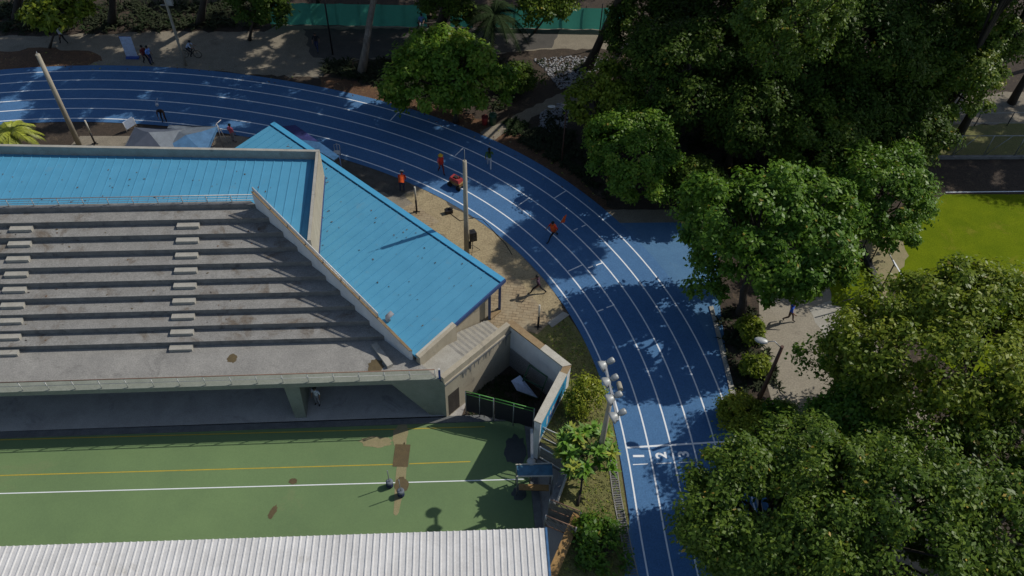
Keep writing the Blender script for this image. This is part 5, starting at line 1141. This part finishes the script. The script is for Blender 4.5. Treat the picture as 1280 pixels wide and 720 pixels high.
RIDE = pose(pel=(0, -.18, .92), che=(0, .02, 1.19), nec=(0, .15, 1.35), hea=(0, .22, 1.47), top=(0, .25, 1.59), shL=(-.18, .12, 1.31), shR=(.18, .12, 1.31), elL=(-.25, .26, 1.10), wrL=(-.23, .45, 1.02), haL=(-.23, .52, 1.00), elR=(.25, .26, 1.10), wrR=(.23, .45, 1.02), haR=(.23, .52, 1.00), hiL=(-.1, -.16, .88), hiR=(.1, -.16, .88), knL=(-.12, .20, .74), anL=(-.12, .06, .38), toL=(-.12, .20, .33), knR=(.12, .22, .56), anR=(.12, .0, .20), toR=(.12, .14, .15))
BONES = [("pel", "che", "T"), ("che", "nec", "T"), ("nec", "hea", "S"), ("hea", "top", "S"), ("che", "shL", "T"), ("shL", "elL", "U"), ("elL", "wrL", "A"), ("wrL", "haL", "S"), ("che", "shR", "T"), ("shR", "elR", "U"), ("elR", "wrR", "A"), ("wrR", "haR", "S"),
    ("pel", "hiL", "P"), ("hiL", "knL", "P"), ("knL", "anL", "L"), ("anL", "toL", "F"), ("pel", "hiR", "P"), ("hiR", "knR", "P"), ("knR", "anR", "L"), ("anR", "toR", "F")]
RAD = dict(pel=(.15, .115), che=(.165, .115), nec=(.06, .06), hea=(.088, .10), top=(.06, .07), sh=(.075, .07), el=(.047, .047), wr=(.032, .032), ha=(.038, .022), hi=(.095, .095), kn=(.062, .062), an=(.043, .043), to=(.042, .034))
def person(label, base, face, J, top, legs, shoes="cloth_black", hair="hair_black", hat=None, bare_arm=True, short=False, h=1.70, z=0.0, group=None, vest=None, long_hair=False, at=None, lift=0.0):
    b = Vector(at) if at is not None else P(base[0], base[1], z); s = h / 1.70
    names = list(J); idx = {n: i for i, n in enumerate(names)}
    me = bpy.data.meshes.new("tmp"); me.from_pydata([tuple(Vector(J[n]) * s) for n in names], [(idx[a], idx[c]) for a, c, _ in BONES], []); ob = bpy.data.objects.new("tmp", me); C.objects.link(ob)
    sk = ob.modifiers.new("skin", 'SKIN'); sk.use_smooth_shade = True; sk.branch_smoothing = .3
    if not me.skin_vertices: me.skin_vertices.new()
    for n in names:
        r_ = RAD.get(n) or RAD[n[:2]]; me.skin_vertices[0].data[idx[n]].radius = (r_[0] * s, r_[1] * s); me.skin_vertices[0].data[idx[n]].use_root = (n == "pel")
    ss = ob.modifiers.new("sub", 'SUBSURF'); ss.levels = 1; ss.render_levels = 1
    bpy.context.view_layer.update()
    dg = bpy.context.evaluated_depsgraph_get(); m2 = bpy.data.meshes.new_from_object(ob.evaluated_get(dg)); bpy.data.objects.remove(ob)
    mats = {"T": top, "S": "skin", "U": top, "A": "skin" if bare_arm else top, "P": legs, "L": "skin" if short else legs, "F": shoes}
    order = list(dict.fromkeys(mats.values())); m2.materials.clear()
    for m_ in order: m2.materials.append(MATS[m_])
    seg = [(Vector(J[a]) * s, Vector(J[c]) * s, k) for a, c, k in BONES]
    for f in m2.polygons:
        c_ = f.center; best = None
        for a, e, k in seg:
            d = e - a; t_ = max(0, min(1, (c_ - a).dot(d) / max(1e-9, d.length_squared))); q = (c_ - a - d * t_).length
            if k in "SA" : q += .012
            if best is None or q < best[0]: best = (q, k)
        f.material_index = order.index(mats[best[1]]); f.use_smooth = True
    # fingers and thumbs, nose and ears joined to the same mesh
    mb = MB()
    for sd_ in "LR":
        wv_, hv = Vector(J["wr" + sd_]) * s, Vector(J["ha" + sd_]) * s; d = (hv - wv_).normalized(); side = Vector((1, 0, 0)); side = (side - d * side.dot(d)).normalized(); cur = d.cross(side)
        if cur.y < 0: cur = -cur
        for k, l in enumerate((.062, .072, .068, .052)):
            o_ = hv + cur * (.022 - .015 * k) * s; mb.tube([o_ - d * .02 * s, o_ + d * l * .6 * s, o_ + d * l * s + (side * (.015 if sd_ == "L" else -.015)) * s], [.0095 * s, .0085 * s, .007 * s], "skin", 5)
        o_ = wv_.lerp(hv, .55) + cur * .03 * s; mb.tube([o_, o_ + cur * .03 * s + d * .03 * s, o_ + cur * .035 * s + d * .06 * s], [.011 * s, .010 * s, .008 * s], "skin", 5)
    hc, tp = Vector(J["hea"]) * s, Vector(J["top"]) * s; hd_ = (tp - hc).normalized(); fw = Vector((0, 1, 0)); fw = (fw - hd_ * fw.dot(hd_)).normalized(); sx = fw.cross(hd_)
    mb.tube([hc + fw * .085 * s + hd_ * .02 * s, hc + fw * .115 * s - hd_ * .015 * s], [.010 * s, .017 * s], "skin", 5)
    for q in (-1, 1): mb.ball(hc + sx * q * .088 * s, (.015 * s, .02 * s, .03 * s), "skin", 6, 4)
    bm = bmesh.new(); bm.from_mesh(m2); ex = mb.mesh("ex"); 
    si = order.index("skin") if "skin" in order else 0
    ex.polygons.foreach_set("material_index", [si] * len(ex.polygons)); bm.from_mesh(ex); bm.to_mesh(m2); bm.free()
    o = bpy.data.objects.new("person", m2); C.objects.link(o); o.location = b + Vector((0, 0, lift)); o.rotation_euler = (0, 0, face - math.pi / 2); tag(o, label, "person", group)
    def kid(nm, mk): 
        ob_ = bpy.data.objects.new(nm, mk.mesh(nm)); C.objects.link(ob_); ob_.parent = o
    mk = MB()
    for q in (-1, 1): mk.ball(hc + fw * .088 * s + sx * q * .034 * s + hd_ * .02 * s, .011 * s, "cloth_black", 6, 4)
    mk.tube([hc + fw * .096 * s - sx * .025 * s - hd_ * .055 * s, hc + fw * .10 * s - hd_ * .058 * s, hc + fw * .096 * s + sx * .025 * s - hd_ * .055 * s], .006 * s, "cloth_maroon", 5); kid("face", mk)
    M = Matrix((sx, fw, hd_)).transposed()
    mk = MB(); mk.ball(hc + hd_ * .055 * s - fw * .022 * s, (.107 * s, .112 * s, .105 * s), hair, 12, 8, M)
    if long_hair: mk.tube([hc - fw * .08 * s + hd_ * .03 * s, hc - fw * .15 * s - hd_ * .12 * s, hc - fw * .13 * s - hd_ * .28 * s], [.08 * s, .07 * s, .03 * s], hair, 8)
    kid("hair", mk)
    if hat:
        mk = MB(); mk.lathe([(.19 * s, 0), (.135 * s, .015 * s), (.13 * s, .07 * s), (.09 * s, .12 * s), (0, .135 * s)], hat, hc + hd_ * .045 * s, 14, M); kid("helmet", mk)
    if vest:
        pe, ch, ne = (Vector(J[k]) * s for k in ("pel", "che", "nec")); ax = (ne - pe).normalized(); Mv = Matrix((Vector((1, 0, 0)), ax.cross(Vector((1, 0, 0))), ax)).transposed(); mk = MB()
        mk.lathe([(.185 * s, -.02), (.20 * s, .18 * s), (.215 * s, .34 * s), (.17 * s, .46 * s), (.08 * s, .52 * s)], vest, pe, 16, Mv)
        for v in mk.v: pass
        ob_ = bpy.data.objects.new("vest", mk.mesh("vest")); C.objects.link(ob_); ob_.parent = o
    return o
PI = math.pi
person("walker in green top and white trousers crossing the outer lanes", (611.5, 210), PI * .52, WALK, "cloth_green", "cloth_white", "cloth_white", h=1.78, long_hair=True)
person("worker in red vest and yellow helmet beside the red cart", (551.5, 216), -PI * .35, WALK, "cloth_pink", "cloth_maroon", hat="yellow_paint", vest="cloth_red", h=1.68)
person("worker with a white helmet and orange red vest bending on the mud", (503, 239), PI * .5, BEND, "cloth_red", "cloth_navy", hat="white_paint", vest="cloth_orange", h=1.75, bare_arm=False)
person("runner in orange red vest carrying an orange flag on the middle lanes", (691, 299), -PI * .80, STRIDE, "cloth_red", "cloth_black", vest="cloth_orange", h=1.72)
b = P(697, 297); t = thing("flag", b + Vector((.15, .1, 0)), "orange flag on a short stick held by the runner on the lanes", "flag"); mb = MB(); mb.tube([b + Vector((-.05, 0, .95)), b + Vector((.28, .2, 1.75))], .014, "galv", 5); mb.build("stick", t)
mb = MB(); a_ = b + Vector((.28, .2, 1.75)); d_ = Vector((-.33, -.2, -.8)); mb.add([a_, a_ + d_ * .6, a_ + d_ * .6 + Vector((.30, .12, -.05)), a_ + Vector((.20, .22, .0)), a_ + d_ * .3 + Vector((.2, .1, .08))], [(0, 1, 4), (1, 2, 4), (2, 3, 4), (3, 0, 4)], "cloth_orange", True); mb.build("cloth", t)
person("dark dressed person striding over the sand beside the inner lane", (672.5, 367), PI * .95, STRIDE, "cloth_plum", "cloth_black", h=1.72)
person("person in blue shirt on the walkway under the large tree", (984, 401), -PI * .15, WALK, "cloth_blue", "cloth_brown", h=1.70)
person("walker in white shirt on the path under the yellow green leaves", (81, 55), PI * .9, WALK, "cloth_white", "cloth_black", h=1.68)
person("person in maroon shirt and dark trousers next to the standing banner", (184, 80), -PI * .2, WALK, "cloth_maroon", "cloth_black", h=1.70, bare_arm=False)
person("person in light blue shirt beside the one in maroon", (190, 80), -PI * .1, STAND, "cloth_lightblue", "cloth_navy", h=1.66)
person("dark dressed person with a pale bag standing on the shaded inner lanes", (206, 152), -PI * .45, BEND, "cloth_brown", "cloth_black", h=1.75, bare_arm=False)
b = P(205, 143); mb = MB(); mb.ball(b + Vector((-.22, -.1, .95)), (.13, .09, .15), "cloth_white", 10, 7); mb.tube([b + Vector((-.32, -.1, 1.1)), b + Vector((-.1, .1, 1.42)), b + Vector((-.1, -.1, 1.1))], .015, "cloth_white", 5); tag(mb.top("bag"), "pale cloth bag carried by the dark dressed person on the inner lanes", "bag")
person("person in pink shirt and grey trousers standing by the inner lane", (292.5, 178), PI * .35, STAND, "cloth_pink", "cloth_grey", h=1.65)
person("person in orange vest half hidden behind the parapet by the white frame", (265, 192), PI * .5, STAND, "cloth_orange", "cloth_navy", h=1.60, vest="cloth_orange")
person("person in dark clothes with a green bottle walking on the asphalt path", (397, 64), -PI * .5, WALK, "cloth_black", "cloth_navy", h=1.72)
person("person in white shirt standing below the deck beside the column", (398, 505), -PI * .6, STAND, "cloth_white", "cloth_grey", h=1.70, z=ZC + .13)
t = person("person in blue shirt sitting on the bench by the tarp fence", None, -PI * .5, SIT, "cloth_lightblue", "cloth_grey", h=1.68, at=P(521, 33) + Vector((.45, -.05, 0)))
# cyclist
b = P(240, 72); ba = PI * .0; M = Matrix.Rotation(ba, 3, 'Z')
t = thing("bicycle", b, "dark bicycle ridden along the shaded path under the lamp post", "bicycle")
for x in (-.52, .52):
    mb = MB(); mb.tube([b + M @ Vector((x + .33 * math.cos(k * PI / 10), 0, .34 + .33 * math.sin(k * PI / 10))) for k in range(21)], .022, "rubber", 6, False); o = mb.build("wheel", t)
    mb = MB()
    for k in range(6): mb.tube([b + M @ Vector((x, 0, .34)), b + M @ Vector((x + .31 * math.cos(k * PI / 3), 0, .34 + .31 * math.sin(k * PI / 3)))], .005, "galv", 4, False)
    mb.build("spokes", o)
mb = MB()
for a_, c_ in (((-.52, .34), (-.05, .32)), ((-.52, .34), (-.20, .78)), ((-.05, .32), (-.22, .86)), ((-.20, .74), (.36, .80)), ((-.05, .32), (.38, .72)), ((.52, .34), (.34, .96))): mb.tube([b + M @ Vector((a_[0], 0, a_[1])), b + M @ Vector((c_[0], 0, c_[1]))], .02, "steel_dark", 6)
mb.build("frame", t); mb = MB(); mb.tube([b + M @ Vector((.38, .25, .98)), b + M @ Vector((.34, 0, .96)), b + M @ Vector((.38, -.25, .98))], .015, "steel_dark", 6); mb.build("handlebar", t)
mb = MB(); mb.ball(b + M @ Vector((-.22, 0, .88)), (.14, .07, .04), "rubber", 10, 6, M); mb.build("saddle", t)
person("cyclist in a pale shirt riding the dark bicycle", None, ba, RIDE, "cloth_pale", "cloth_black", h=1.68, at=b + M @ Vector((-.05, 0, 0)))
